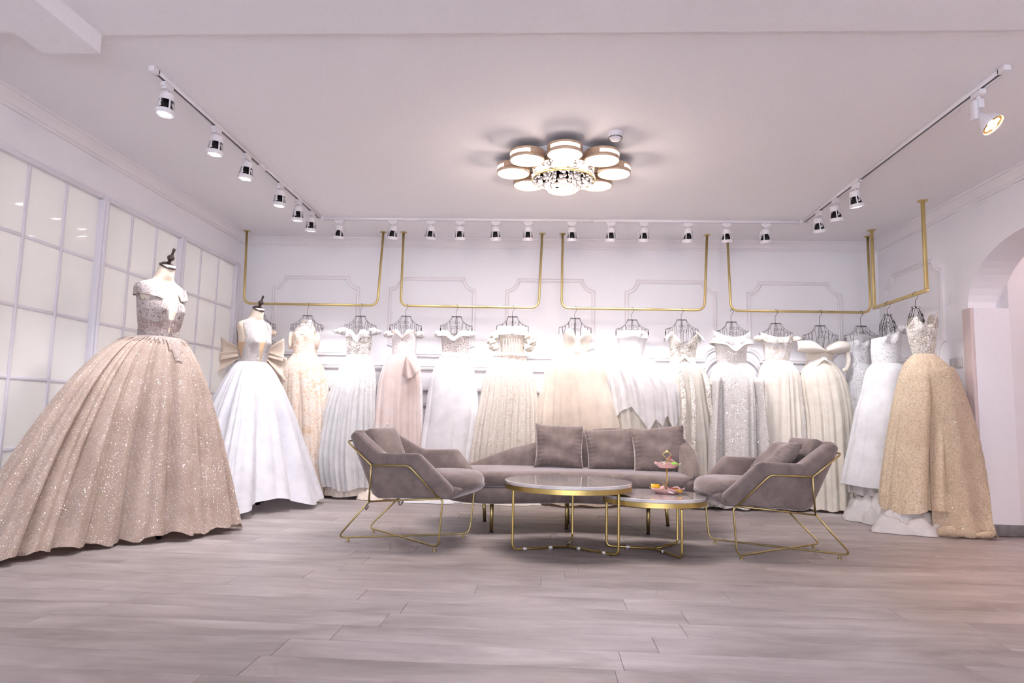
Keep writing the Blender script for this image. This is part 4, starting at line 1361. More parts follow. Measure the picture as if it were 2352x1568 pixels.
W['ivory_lace'] = fabric('ivory_glitter_lace', (.66, .56, .47), dark=(.56, .46, .38), lace=(.76, .69, .62), lscale=78, lth=.40, sparkle=.28, sscale=85, ssize=.28)
W['sequin'] = fabric('silver_sequin_lace', (.66, .59, .54), dark=(.54, .47, .43), lace=(.84, .81, .79), lscale=62, lth=.36, sparkle=.5, sscale=85, ssize=.34)
W['ivory_satin'] = fabric('ivory_satin', (.87, .80, .71), trans=.15, rough=.45)
W['ivory_glitter'] = fabric('ivory_glitter', (.84, .77, .67), trans=.22, sparkle=.32, sscale=75, ssize=.24)
W['ivory_motif'] = fabric('ivory_motif_lace', (.80, .73, .65), dark=(.70, .62, .55), lace=(.87, .84, .82), lscale=26, lth=.44, sparkle=.35, sscale=90, ssize=.3)
W['crinkle'] = fabric('white_crinkled_organza', (.87, .86, .88), trans=.2, rough=.6, crinkle=.6)
W['white_lace'] = fabric('white_sequin_lace', (.70, .68, .69), dark=(.60, .58, .60), lace=(.84, .83, .84), lscale=45, lth=.4, sparkle=.45, sscale=100, ssize=.34)
W['gold_lace'] = fabric('gold_lace', (.82, .67, .49), dark=(.74, .58, .41), lace=(.58, .45, .31), lscale=60, lth=.50, vine=True, sparkle=.26, sscale=95, ssize=.26)
W['gold_net'] = fabric('gold_net', (.78, .62, .45), lace=(.58, .45, .31), lscale=60, lth=.52, vine=True, sparkle=.26, sscale=95, ssize=.28, sheer=.10)
W['illusion'] = fabric('illusion_net', (.60, .50, .42), lace=(.70, .64, .56), lscale=60, lth=.58, sheer=.72)
W['silver_bead'] = fabric('silver_beading', (.52, .45, .36), dark=(.36, .30, .23), lace=(.82, .78, .72), lscale=60, lth=.42, sparkle=.55, sscale=120, ssize=.4)
W['lining'] = fabric('satin_lining', (.70, .66, .65), trans=.1, rough=.35, crinkle=.55)
W['lining_tan'] = fabric('tan_lining', (.60, .52, .46), trans=.1, rough=.5, crinkle=.15)
W['feather'] = fabric('feather_trim', (.88, .85, .85), trans=.35, rough=1.0, crinkle=.7)

# ------------------------------------------------------------------ the hung gowns, partition corner to arch
GL = {}
# 0: peach gown with a big bow, behind the white gown on the stand
g = Gown('peach satin gown with a stiff bow, half hidden behind the white mannequin gown', -3.0, 6.97)
b0 = [(1.68, -3.14, -2.86), (1.58, -3.125, -2.875), (1.45, -3.115, -2.885)]
g.add('bodice', bodice_grid(b0, 6.97, sweetheart(1.70, .02), bust=.02), W['peach_lace'])
g.add('skirt', skirt_grid([(1.45, -3.115, -2.885), (1.36, -3.17, -2.80), (1.1, -3.24, -2.74), (.6, -3.27, -2.72), (.02, -3.29, -2.70)], 6.97, 14, .14, 40), W['peach_satin'])
bw = []
for s, dz, ln in ((-1, -.03, .30), (-1, .05, .24), (1, -.05, .26), (1, .05, .22)):
    G_ = []
    for i in range(9):
        v = i / 8
        row = []
        for j in range(11):
            u = j / 10
            row.append((-3.0 + s * (.10 + ln * u), 6.84 + .05 * math.sin(v * PI) * (1 - u * .4) - .03 * u, 1.44 + dz * 2 * u + (v - .5) * (.05 + .19 * u) - .07 * u))
        G_.append(row)
    g.add('bow_wing', MB().grid(np.array(G_)), W['peach_satin'], solid=.004)
for s in (-1, 1):
    g.add('sleeve_frill', puff((-3.0 + s * .15, 6.94, 1.655), (.035, .035, .03), 70 + s), W['peach_lace'])
hanger('black wire hanger holding the peach bow gown behind the stand', -3.005, RODY, RODZ, .118)

# 1: peach halter
g = Gown('peach lace gown with a sheer high halter neck on the gold rail', -2.5, 6.95)
b = [(1.649, -2.65, -2.382), (1.549, -2.635, -2.381), (1.445, -2.624, -2.38)]
sk = [(1.445, -2.624, -2.38), (1.367, -2.684, -2.339), (1.294, -2.734, -2.285), (1.146, -2.744, -2.241), (.922, -2.744, -2.202), (.607, -2.729, -2.167), (.256, -2.716, -2.131), (.015, -2.691, -2.117)]
g.add('bodice', bodice_grid(b, 6.95, sweetheart(1.66, .03), bust=.03), W['peach_lace'])
yk = [(1.80, -2.558, -2.446), (1.76, -2.565, -2.438), (1.70, -2.62, -2.40), (1.645, -2.648, -2.384)]
g.add('yoke', bodice_grid(yk, 6.95, lambda t: 1.80, depth=.62, bust=.0), W['peach_sheer'])
g.add('skirt', skirt_grid(sk, 6.95, 12, .23, 41), W['peach_lace'])
G_ = skirt_grid([(1.44, -2.58, -2.42), (1.30, -2.62, -2.36), (.9, -2.63, -2.30), (.5, -2.62, -2.28), (.03, -2.60, -2.26)], 6.90, 7, .22, 44, nt=120)
g.add('front_panel', G_, W['peach_satin'])
for s in (-1, 1):
    g.add('sleeve_lace', puff((-2.512 + s * .142, 6.93, 1.585), (.020, .045, .085), 20 + s, petal=.16, k=5), W['peach_lace'])
hanger('black wire hanger holding the peach halter gown', -2.497, RODY, RODZ, .120)

# 2: beaded white off-shoulder
g = Gown('white tulle off-shoulder gown with silver beaded bodice and sparkling skirt streaks', -1.95, 6.92)
b = [(1.683, -2.072, -1.803), (1.555, -2.061, -1.802), (1.443, -2.046, -1.81)]
sk = [(1.443, -2.046, -1.81), (1.371, -2.092, -1.775), (1.285, -2.134, -1.749), (1.164, -2.186, -1.73), (.954, -2.252, -1.716), (.676, -2.305, -1.694), (.404, -2.335, -1.664), (.226, -2.307, -1.648), (.106, -2.269, -1.651)]
g.add('bodice', bodice_grid(b, 6.92, sweetheart(1.675, .045, .018), bust=.03), W['beaded_dark'])
g.add('bust_trim', bodice_grid([(r[0] + .0, r[1] - .006, r[2] + .006) for r in b], 6.918, sweetheart(1.682, .045, .018), bust=.034, low=lambda t: 1.625 - .06 * math.exp(-(math.cos(t) / .25) ** 2)), W['beaded'])
g.add('skirt', skirt_grid(sk, 6.92, 26, .26, 42, hem=lambda t: .10 + .02 * math.sin(5 * t)), W['lace_fading'])
for s in (-1, 1):
    g.add('off_shoulder_frill', puff((-1.938 + s * .158, 6.90, 1.686), (.05, .05, .036), 30 + s, petal=.24, k=6), W['beaded'])
    g.add('off_shoulder_frill', puff((-1.938 + s * .212, 6.89, 1.680), (.038, .04, .020), 36 + s, petal=.30, k=5), W['beaded'])
g.add('lining', skirt_grid([(.20, -2.23, -1.70), (.02, -2.24, -1.68)], 6.93, 10, .12, 46, nz=8), W['lining_tan'])
hanger('black wire hanger holding the beaded white off-shoulder gown', -1.935, RODY, RODZ, .117)
g2 = pool(-1.70, 6.84, .32, .22, .13, 7)
g.add('rolled_train', g2, W['peach_lace'])

# 3: blush with draped hip
g = Gown('blush pink tulle gown with lace edges and a folded drape on one hip', -1.46, 6.95)
b = [(1.68, -1.6, -1.341), (1.567, -1.595, -1.337), (1.454, -1.586, -1.342)]
sk = [(1.454, -1.586, -1.342), (1.382, -1.647, -1.307), (1.296, -1.684, -1.281), (1.175, -1.71, -1.263), (.966, -1.732, -1.247), (.687, -1.751, -1.227), (.368, -1.754, -1.198), (.012, -1.75, -1.175)]
g.add('bodice', bodice_grid(b, 6.95, sweetheart(1.695, .05, .016), bust=.032), W['blush_lace'])
for s in (-1, 1):
    G_ = []
    for i in range(7):
        v = i / 6
        G_.append([(-1.468 + s * (.118 - .125 * u) , 6.95 - .088 - .03 * math.sin(u * PI), 1.705 - .075 * u * u - .032 * v - .0 * u) for u in np.linspace(0, 1, 14)])
    g.add('crossed_drape', MB().grid(np.array(G_)), W['blush'], solid=.005)
    g.add('off_shoulder_frill', puff((-1.468 + s * .160, 6.93, 1.664), (.046, .045, .034), 33 + s, petal=.24), W['blush_lace'])
g.add('skirt', skirt_grid(sk, 6.95, 18, .22, 43), W['blush'])
g.add('lace_side', skirt_grid([(z, a - .004, a + .10 + .02 * (1.45 - z)) for z, a, c in sk[1:]], 6.93, 8, .2, 47, nt=80), W['blush_lace'])
g.add('lace_side', skirt_grid([(z, c - .10 - .02 * (1.45 - z), c + .004) for z, a, c in sk[1:]], 6.93, 8, .2, 48, nt=80), W['blush_lace'])
G_ = []
for i in range(12):
    v = i / 11
    G_.append([(-1.40 + (.155 * v ** .7) * (2 * u - 1) * .62 + .06 * v, 6.80 - .05 * math.sin(u * PI) + .025 * math.sin(u * 14) * v, 1.435 - .20 * v - .055 * v * math.sin(u * PI * 1.2) + .04 * v * u) for u in np.linspace(0, 1, 18)])
g.add('hip_drape', MB().grid(np.array(G_)), W['blush'], solid=.004)
mb = MB()
rg = random.Random(5)
for k in range(8):
    mb.lathe([(0, .02), (.011, .006), (.011, -.006), (0, -.02)], 6, (-1.595 + rg.uniform(-.018, .03) + .006 * k, 6.70, .60 + .020 * k))
g.add('crystal_trim', mb, M['crystal'], smooth=False)
hanger('black wire hanger holding the blush gown', -1.459, RODY, RODZ, .110)

# 4: white satin, patterned bodice
g = Gown('plain white satin gown with a brown-patterned bodice and beaded belt', -.93, 6.92)
b = [(1.66, -1.081, -.792), (1.55, -1.069, -.8), (1.479, -1.062, -.805)]
sk = [(1.479, -1.062, -.805), (1.434, -1.088, -.77), (1.381, -1.122, -.746), (1.224, -1.179, -.706), (1.051, -1.204, -.679), (.885, -1.22, -.66), (.552, -1.26, -.70), (.254, -1.27, -.73), (.012, -1.27, -.75)]
g.add('bodice', bodice_grid(b, 6.92, sweetheart(1.665, .05, .016), bust=.032), W['patterned'])
g.add('folded_collar', band_grid(-.937, 6.92, .150, .103, 1.705, .060, .026, .07, .30, (7, .004)), W['beaded'], solid=.006)
for s in (-1, 1):
    g.add('off_shoulder_sleeve', puff((-.937 + s * .172, 6.90, 1.672), (.040, .05, .036), 80 + s, petal=.08), W['beaded'])
g.add('belt', band_grid(-.932, 6.92, .129, .088, 1.482, .048, .024, .012, .5, (2, .0)), W['beaded'], solid=.004)
g.add('skirt', skirt_grid(sk, 6.92, 7, .13, 49), W['white_satin'])
hanger('black wire hanger holding the white satin gown', -.931, RODY, RODZ, .106)
g.add('train', pool(-1.12, 6.78, .62, .34, .07, 9), W['white_satin'])

# 5: ivory with feather top
g = Gown('ivory glitter lace gown with a white feather top and fabric flowers at the sides', -.36, 6.95)
b = [(1.70, -.505, -.213), (1.586, -.468, -.227), (1.488, -.466, -.234)]
sk = [(1.488, -.466, -.234), (1.452, -.536, -.206), (1.349, -.605, -.146), (1.18, -.649, -.094), (1.007, -.676, -.065), (.788, -.723, -.052), (.482, -.767, -.029), (.012, -.797, -.003)]
g.add('bodice', bodice_grid(b, 6.95, sweetheart(1.69, .02, .01), bust=.034), W['ivory_lace'])
for k in range(7):
    x = -.44 + k * .03
    g.add('boning', MB().tube([(x, 6.95 - .088 - .012 * math.cos((k - 3) * .5), 1.49), (x * 1.0 - .004 * (k - 3), 6.95 - .100 - .02 * math.cos((k - 3) * .5), 1.63)], .003, 5), W['ivory_satin'])
g.add('feather_top', band_grid(-.358, 6.95, .143, .108, 1.765, .095, .022, .012, .4, (34, .010), nt=240), W['feather'])
for s in (-1, 1):
    for q in range(3):
        g.add('fabric_flower', puff((-.352 + s * (.175 + .022 * (q % 2)), 6.91, 1.66 - .055 * q), (.048, .045, .040), 90 + s * 3 + q, petal=.25, k=6), W['ivory_tulle'])
g.add('waist_ruffle', band_grid(-.352, 6.95, .122, .085, 1.495, .038, .055, .0, .3, (15, .008), nt=160), W['white_tulle'])
g.add('skirt', skirt_grid(sk, 6.95, 22, .20, 50), W['ivory_lace'])
hanger('black wire hanger holding the ivory feather-top gown', -.350, RODY, RODZ, .098)
g.add('train', pool(-.42, 6.80, .80, .34, .07, 12), W['ivory_tulle'])

# 6: champagne tulle, V neck
g = Gown('full champagne tulle ball gown with a deep V neck and jewelled waist', .31, 6.93)
b = [(1.74, .150, .468), (1.685, .163, .468), (1.595, .186, .434), (1.484, .201, .407)]
sk = [(1.484, .201, .408), (1.466, .113, .483), (1.382, .026, .572), (1.25, -.011, .603), (1.078, -.039, .626), (.903, -.062, .671), (.756, -.082, .72), (.415, -.106, .778), (.014, -.116, .814)]
def vneck(zp, zv, wd=.42, back=.08):
    def f(t):
        u = math.cos(t)
        if math.sin(t) < 0:
            return zv + (zp - zv) * min(1, abs(u) / wd) - max(0, abs(u) - wd) * .12
        return zp - .07 - back * (1 - u * u)
    return f
g.add('bodice', bodice_grid(b, 6.93, vneck(1.755, 1.615), bust=.036, zb=1.67), W['ivory_tulle'])
g.add('jewelled_waist', band_grid(.304, 6.93, .1045, .074, 1.535, .055, .004, -.02, .3, (5, .001)), W['ivory_motif'])
g.add('skirt', skirt_grid(sk, 6.93, 16, .14, 51, bfmax=.40), W['champ_tulle'])
g.add('overskirt', skirt_grid([(z, a - .006, c + .006) for z, a, c in sk], 6.925, 20, .10, 52, bfmax=.41, hem=lambda t: .30 + .22 * abs(((t * 2.1 / PI + .35) % 2) - 1)), W['champ_sheer'])
hanger('black wire hanger holding the champagne tulle gown', .290, RODY, RODZ, .105)

# 7: layered white tulle
g = Gown('layered white tulle ball gown with a pleated strapless top and ragged overskirt', .87, 6.95)
b = [(1.72, .715, 1.031), (1.706, .717, 1.029), (1.629, .73, 1.007), (1.488, .762, .977)]
sk = [(1.488, .762, .977), (1.465, .705, 1.025), (1.395, .661, 1.09), (1.306, .622, 1.143), (1.175, .601, 1.208), (1.026, .598, 1.289), (.857, .604, 1.345), (.689, .614, 1.383), (.346, .634, 1.398), (.03, .644, 1.405)]
g.add('bodice', bodice_grid(b, 6.95, sweetheart(1.70, .006, .004), bust=.03), W['white_tulle'])
g.add('pleated_top', band_grid(.873, 6.95, .152, .112, 1.735, .075, .006, .0, .4, (44, .005), nt=260), W['feather'])
under = [(z, a + .05, c - .05) for z, a, c in sk]
under[0] = sk[0]
g.add('underskirt', skirt_grid(under, 6.95, 26, .16, 53, bfmax=.36), W['ivory_tulle'])
zz = lambda t: float(np.interp(math.cos(t), [-1, -.75, -.5, -.25, -.05, .12, .3, .42, .6, .8, 1], [.80, .93, .97, .84, .74, .86, .78, .90, .76, .88, .74])) if math.sin(t) < 0 else .78
g.add('overskirt', skirt_grid(sk, 6.94, 24, .14, 54, bfmax=.42, hem=zz), W['white_tulle'])
g.add('lace_edge', skirt_grid([(z, a + .14, c - .18) for z, a, c in sk[1:]], 6.90, 12, .18, 55, bfmax=.40, hem=lambda t: .92 + .14 * abs(math.sin(2.5 * t))), W['white_lace_over'])
hanger('black wire hanger holding the layered white tulle gown', .870, RODY, RODZ, .112)

# 8: ivory, cap sleeves
g = Gown('slender ivory gown with beaded cap sleeves and two sparkling bands down the skirt', 1.38, 6.95)
b = [(1.70, 1.225, 1.548), (1.656, 1.235, 1.536), (1.55, 1.252, 1.513), (1.44, 1.26, 1.495)]
sk = [(1.44, 1.26, 1.495), (1.386, 1.217, 1.547), (1.29, 1.19, 1.598), (1.115, 1.173, 1.623), (.881, 1.159, 1.659), (.651, 1.146, 1.687), (.42, 1.133, 1.706), (.238, 1.115, 1.712), (.015, 1.107, 1.719)]
g.add('bodice', bodice_grid(b, 6.95, vneck(1.74, 1.575, .8, .06), bust=.034, zb=1.63), W['silver_bead'])
for s in (-1, 1):
    G_ = []
    for i in range(9):
        v = i / 8
        G_.append([(1.388 + s * (.105 + .085 * v), 6.95 + .075 * math.cos(a_), 1.735 - .055 * v ** 1.4 - .05 * (1 - abs(math.sin(a_))) * v - .01 * math.sin(9 * a_) * v) for a_ in np.linspace(.15, PI - .15, 18)])
    g.add('cap_sleeve', MB().grid(np.array(G_)), W['beaded'], solid=.005)
g.add('waist_motif', band_grid(1.378, 6.95, .1205, .085, 1.475, .06, .012, -.035, .25, (6, .002)), W['beaded'])
g.add('skirt', skirt_grid(sk, 6.95, 14, .19, 56), W['ivory_tulle'])
for x0, x1 in ((1.335, 1.345), (1.425, 1.445), (1.555, 1.64)):
    rows_ = []
    for i in range(24):
        v = i / 23
        z = 1.36 - (1.36 - (.1 if x0 < 1.5 else .75)) * v
        cx = x0 + (x1 - x0) * v
        rows_.append([(cx + (u - .5) * .045 + .006 * math.sin(9 * v + 6 * u), 6.95 - (.115 + .14 * min(1, v * 3)) * (1 if x0 < 1.5 else .75) - .012 * math.sin(u * PI), z) for u in np.linspace(0, 1, 6)])
    g.add('beaded_band', MB().grid(np.array(rows_)), W['silver_bead'])
hanger('black wire hanger holding the ivory cap sleeve gown', 1.370, RODY, RODZ, .104)

# 9: sequin gown with folded collar
g = Gown('silvery sequin gown with a folded satin off-shoulder collar and side drapes', 1.86, 6.92)
b = [(1.70, 1.682, 2.031), (1.688, 1.686, 2.027), (1.578, 1.697, 2.012), (1.424, 1.713, 1.997)]
sk = [(1.424, 1.713, 1.997), (1.393, 1.687, 2.026), (1.297, 1.639, 2.102), (1.18, 1.625, 2.13), (.891, 1.626, 2.142), (.583, 1.623, 2.149), (.286, 1.612, 2.152), (.015, 1.602, 2.156)]
scoop = lambda t: (1.752 - .075 * (1 - abs(math.cos(t)) ** 2.2)) if math.sin(t) < 0 else 1.72 - .03 * (1 - abs(math.cos(t)))
g.add('bodice', bodice_grid(b, 6.92, scoop, bust=.034, zb=1.62), W['sequin'])
g.add('chest_panel', bodice_grid([(r[0], r[1] - .008, r[2] + .008) for r in b], 6.916, lambda t: scoop(t) + .004, bust=.040, zb=1.62, low=lambda t: 1.635 - (.085 * math.exp(-(math.cos(t) / .28) ** 2) if math.sin(t) < 0 else 0)), W['white_lace'])
g.add('folded_collar', band_grid(1.857, 6.92, .180, .122, 1.655, .05, .032, .085, .30, (4, .003), sag=-.02), W['ivory_satin'], solid=.006)
g.add('skirt', skirt_grid(sk, 6.92, 17, .23, 57), W['sequin'])
for s in (-1, 1):
    rows_ = []
    for i in range(22):
        v = i / 21
        z = 1.28 - 1.22 * v
        cx = 1.877 + s * (.205 + .045 * math.sin(v * PI * .5))
        wdt = .10 * (1 - .35 * math.sin(min(1, v * 2.2) * PI))
        rows_.append([(cx + (u - .5) * wdt, 6.90 - .10 - .11 * math.sin(u * PI) - .05 * v - .03 * math.sin(u * 9 + s) * v, z) for u in np.linspace(0, 1, 12)])
    g.add('side_drape', MB().grid(np.array(rows_)), W['sequin'], solid=.004)
    g.add('drape_cuff', band_grid(1.877 + s * .215, 6.86, .055, .09, 1.265, .065, .006, 0, .3, (3, .003), nt=60), W['ivory_satin'], solid=.005)
hanger('black wire hanger holding the silvery sequin gown', 1.869, RODY, RODZ, .118)

# 10: ivory lace, pearl bust
g = Gown('ivory satin and lace gown with a pearl encrusted bust and wide shoulders', 2.33, 6.95)
b = [(1.70, 2.150, 2.478), (1.699, 2.148, 2.48), (1.607, 2.181, 2.46), (1.461, 2.195, 2.431)]
sk = [(1.461, 2.195, 2.431), (1.4, 2.147, 2.49), (1.326, 2.12, 2.535), (1.196, 2.101, 2.549), (.935, 2.083, 2.569), (.635, 2.07, 2.582), (.296, 2.056, 2.591), (.015, 2.048, 2.593)]
scoop2 = lambda t: (1.755 - .065 * (1 - abs(math.cos(t)) ** 2.4)) if math.sin(t) < 0 else 1.71
g.add('bodice', bodice_grid(b, 6.95, scoop2, bust=.034, zb=1.64), W['ivory_motif'])
g.add('pearl_bust', band_grid(2.316, 6.95, .150, .108, 1.70, .065, .006, .02, .7, (16, .003), sag=-.03), W['silver_bead'], solid=.008)
for s in (-1, 1):
    g.add('shoulder_frill', puff((2.313 + s * .185, 6.92, 1.68), (.045, .05, .030), 60 + s, petal=.14), W['ivory_satin'])
g.add('skirt', skirt_grid(sk, 6.95, 14, .22, 58), W['ivory_satin'])
g.add('lace_panel', skirt_grid([(z, a * .55 + c * .45 - .02, c + .004) for z, a, c in sk], 6.935, 11, .2, 59, nt=120), W['ivory_motif'])
hanger('black wire hanger holding the ivory pearl-bust gown', 2.310, RODY, RODZ, .126)

# 11: ivory with bow top
g = Gown('ivory glitter gown with a wide folded satin bow across the bust', 2.74, 6.92)
b = [(1.62, 2.584, 2.869), (1.593, 2.586, 2.867), (1.527, 2.593, 2.861), (1.454, 2.604, 2.846)]
sk = [(1.454, 2.604, 2.846), (1.405, 2.56, 2.891), (1.324, 2.528, 2.961), (1.151, 2.533, 3.006), (.946, 2.558, 3.037), (.669, 2.563, 3.049), (.311, 2.563, 3.063), (.015, 2.565, 3.07)]
g.add('bodice', bodice_grid(b, 6.92, sweetheart(1.61, .04, .02), bust=.03), W['ivory_glitter'])
for s in (-1, 1):
    rows_ = []
    for i in range(14):
        v = i / 13
        top = 1.57 + .095 * math.sin(min(1, v * 1.6) * PI / 2) - .01 * v
        bot = 1.545 + .012 * v - .02 * math.sin(v * PI)
        rows_.append([(2.732 + s * (.006 + .245 * v), 6.92 - .115 - .055 * math.sin(u * PI) * (.5 + .5 * math.sin(v * PI)) + .05 * v * v, top + (bot - top) * u) for u in np.linspace(0, 1, 10)])
    g.add('bow_wing', MB().grid(np.array(rows_)), W['ivory_satin'], solid=.006)
g.add('shoulder_loop', MB().tube(smooth_path([(2.93, 6.86, 1.60), (2.975, 6.85, 1.50), (2.965, 6.86, 1.40), (2.93, 6.88, 1.37)], 5), .022, 10), W['ivory_satin'])
g.add('waist_lace', band_grid(2.725, 6.92, .122, .083, 1.475, .075, .030, -.05, .35, (9, .003)), W['ivory_motif'])
g.add('skirt', skirt_grid(sk, 6.92, 16, .22, 60), W['ivory_glitter'])
hanger('black wire hanger holding the ivory bow-top gown', 2.747, RODY, RODZ, .142)

# 12: white high neck, in the corner
g = Gown('white sequin lace gown with a sheer high neck, pressed into the corner of the rails', 3.12, 6.97)
b = [(1.669, 3.009, 3.256), (1.559, 3.023, 3.236), (1.45, 3.037, 3.223)]
sk = [(1.45, 3.037, 3.223), (1.385, 3.001, 3.255), (1.255, 3.005, 3.293), (1.048, 3.007, 3.319), (.741, 3.006, 3.333), (.36, 3.006, 3.344), (.015, 2.996, 3.348)]
g.add('bodice', bodice_grid(b, 6.97, sweetheart(1.67, .02, .01), bust=.03), W['white_lace'])
g.add('yoke', bodice_grid([(1.80, 3.09, 3.20), (1.775, 3.085, 3.205), (1.72, 3.0, 3.275), (1.66, 3.005, 3.262)], 6.97, lambda t: 1.80, bust=0, depth=.6), fabric('sheer_white_net', (.86, .84, .86), lace=(.9, .89, .9), lscale=60, lth=.5, sheer=.5))
g.add('skirt', skirt_grid(sk, 6.97, 12, .20, 61), W['white_lace'])
hanger('black wire hanger holding the white high-neck gown in the corner', 3.152, RODY, RODZ, .140)

# 13: big white crinkled gown on the square rail
g = Gown('large white crinkled organza gown on the square gold rail, its train heaped on the floor', 3.1, 6.42)
b = [(1.77, 3.09, 3.28), (1.73, 3.04, 3.285), (1.671, 3.006, 3.269), (1.528, 2.993, 3.256), (1.408, 3.001, 3.251)]
sk = [(1.408, 3.001, 3.251), (1.348, 2.944, 3.295), (1.112, 2.885, 3.332), (.945, 2.825, 3.356), (.658, 2.766, 3.383), (.404, 2.70, 3.403), (.30, 2.682, 3.407)]
g.add('bodice', bodice_grid(b, 6.42, lambda t: 1.70 + .065 * math.cos(t) - .04 * (1 - abs(math.cos(t))), bust=.035, zb=1.64), W['white_lace'])
g.add('skirt', skirt_grid(sk, 6.42, 8, .17, 62, bfmax=.46, bbmax=.40, fr=1.0), W['crinkle'])
g.add('sleeve', puff((3.28, 6.36, 1.73), (.06, .06, .05), 15, petal=.06), W['white_lace'])
g.add('underskirt', skirt_grid([(.40, 2.73, 3.38), (.22, 2.76, 3.37)], 6.43, 12, .2, 63, nz=8, bfmax=.42, bbmax=.36, fr=1.0, zmin=.2), W['lining'])
g.add('train', pool(3.00, 6.30, .62, .62, .30, 14, lobes=4), W['lining'])
hanger('black wire hanger on the square gold rail holding the crinkled white gown', 3.175, 6.461, SZ, .105, math.radians(50), sq=True)

# 14: gold lace gown at the end of the square rail
g = Gown('gold lace gown with beaded bodice and floor train on the square rail', 3.14, 5.88)
b = [(1.83, 3.03, 3.30), (1.648, 3.022, 3.274), (1.536, 3.039, 3.262), (1.444, 3.076, 3.247)]
b = [(1.80, 3.06, 3.30), (1.648, 3.045, 3.285), (1.536, 3.062, 3.270), (1.444, 3.085, 3.250)]
sk = [(1.444, 3.082, 3.252), (1.381, 3.01, 3.312), (1.277, 2.965, 3.357), (1.167, 2.935, 3.385), (1.028, 2.893, 3.41), (.752, 2.835, 3.435), (.476, 2.785, 3.445), (.24, 2.75, 3.45), (.165, 2.75, 3.45)]
g.add('bodice', bodice_grid(b, 5.88, lambda t: 1.685 + .025 * math.cos(t) + .095 * math.exp(-((abs(math.cos(t)) - .72) / .24) ** 2), bust=.036, zb=1.66, depth=.7), W['silver_bead'])
g.add('cap_sleeve', puff((3.250, 5.86, 1.715), (.038, .055, .070), 17, petal=.04), W['illusion'])
g.add('cap_sleeve', puff((3.075, 5.87, 1.690), (.032, .05, .060), 18, petal=.04), W['illusion'])
g.add('skirt', skirt_grid(sk, 5.86, 9, .34, 64, bfmax=.50, bbmax=.40, fr=1.05, bk=.9, hem=lambda t: .17 + .02 * math.sin(3 * t)), W['gold_lace'])
# rear panel falling to the floor on the arch side and spreading into a train
rows_ = []
for i in range(30):
    v = i / 29
    z = 1.30 * (1 - v) ** 1.0 + .02
    row = []
    for u in np.linspace(0, 1, 26):
        xx = 3.20 + .10 * v ** .7 + (u - .5) * (.22 + .36 * v ** .8) + .02 * v
        yy = 5.70 - .10 * v - .12 * math.sin(u * PI) * (1 - v * .3) + .03 * math.sin(u * 13) * v - .10 * max(0, v - .9) * 6 * u
        row.append((min(xx, 3.444), yy, z + .012 * math.sin(u * 13) * v))
    rows_.append(row)
g.add('rear_panel', MB().grid(np.array(rows_)), W['gold_net'], solid=.004)
# curled hem of the train
rows_ = []
for i in range(12):
    v = i / 11
    row = []
    for u in np.linspace(0, 1, 30):
        ang = v * 2.2
        rr = .035 + .022 * math.sin(u * 9)
        row.append((3.02 + .44 * u, 5.56 - .07 * math.sin(u * PI) - rr * math.sin(ang) - .03 * math.sin(u * 10), .012 + rr * (1 - math.cos(ang)) * (.55 + .45 * math.sin(u * 6 + 1) ** 2)))
    rows_.append(row)
g.add('train_hem', MB().grid(np.array(rows_)), W['gold_net'], solid=.003)
g.add('lining', pool(2.93, 5.76, .58, .46, .20, 21, lobes=4), W['lining'])
g.add('waist_bow', puff((3.23, 5.70, 1.30), (.03, .03, .06), 23, petal=.2), W['gold_net'])
hanger('black wire hanger on the square gold rail holding the gold lace gown', 3.175, 5.978, SZ, .115, math.radians(52), sq=True)

# ------------------------------------------------------------------ mannequins and their gowns
TORSO = [  # z, half width, half depth, forward shift
    (1.00, .165, .130, 0), (1.10, .172, .135, 0), (1.20, .150, .115, 0), (1.29, .120, .096, 0), (1.32, .117, .094, 0), (1.38, .123, .097, -.004), (1.45, .138, .104, -.010), (1.52, .148, .108, -.010),
    (1.58, .153, .102, -.004), (1.63, .164, .094, .002), (1.67, .172, .080, .006), (1.70, .166, .066, .006), (1.720, .140, .056, .004), (1.735, .098, .052, .0), (1.75, .070, .054, -.006), (1.77, .060, .056, -.014), (1.82, .054, .054, -.030), (1.845, .052, .052, -.038)]
TA = np.array(TORSO)
def torso(th, z, off=0.0):
    a = np.interp(z, TA[:, 0], TA[:, 1]) + off; b = np.interp(z, TA[:, 0], TA[:, 2]) + off; f = np.interp(z, TA[:, 0], TA[:, 3])
    u, s = math.cos(th), math.sin(th)
    e = .86                      # slightly squared section
    x = a * math.copysign(abs(u) ** e, u); y = b * math.copysign(abs(s) ** e, s) + f
    if s < 0:
        y -= .040 * math.exp(-((abs(x) / .15 - .50) / .25) ** 2) * math.exp(-((z - 1.525) / .055) ** 2)
    return (x, y, z)

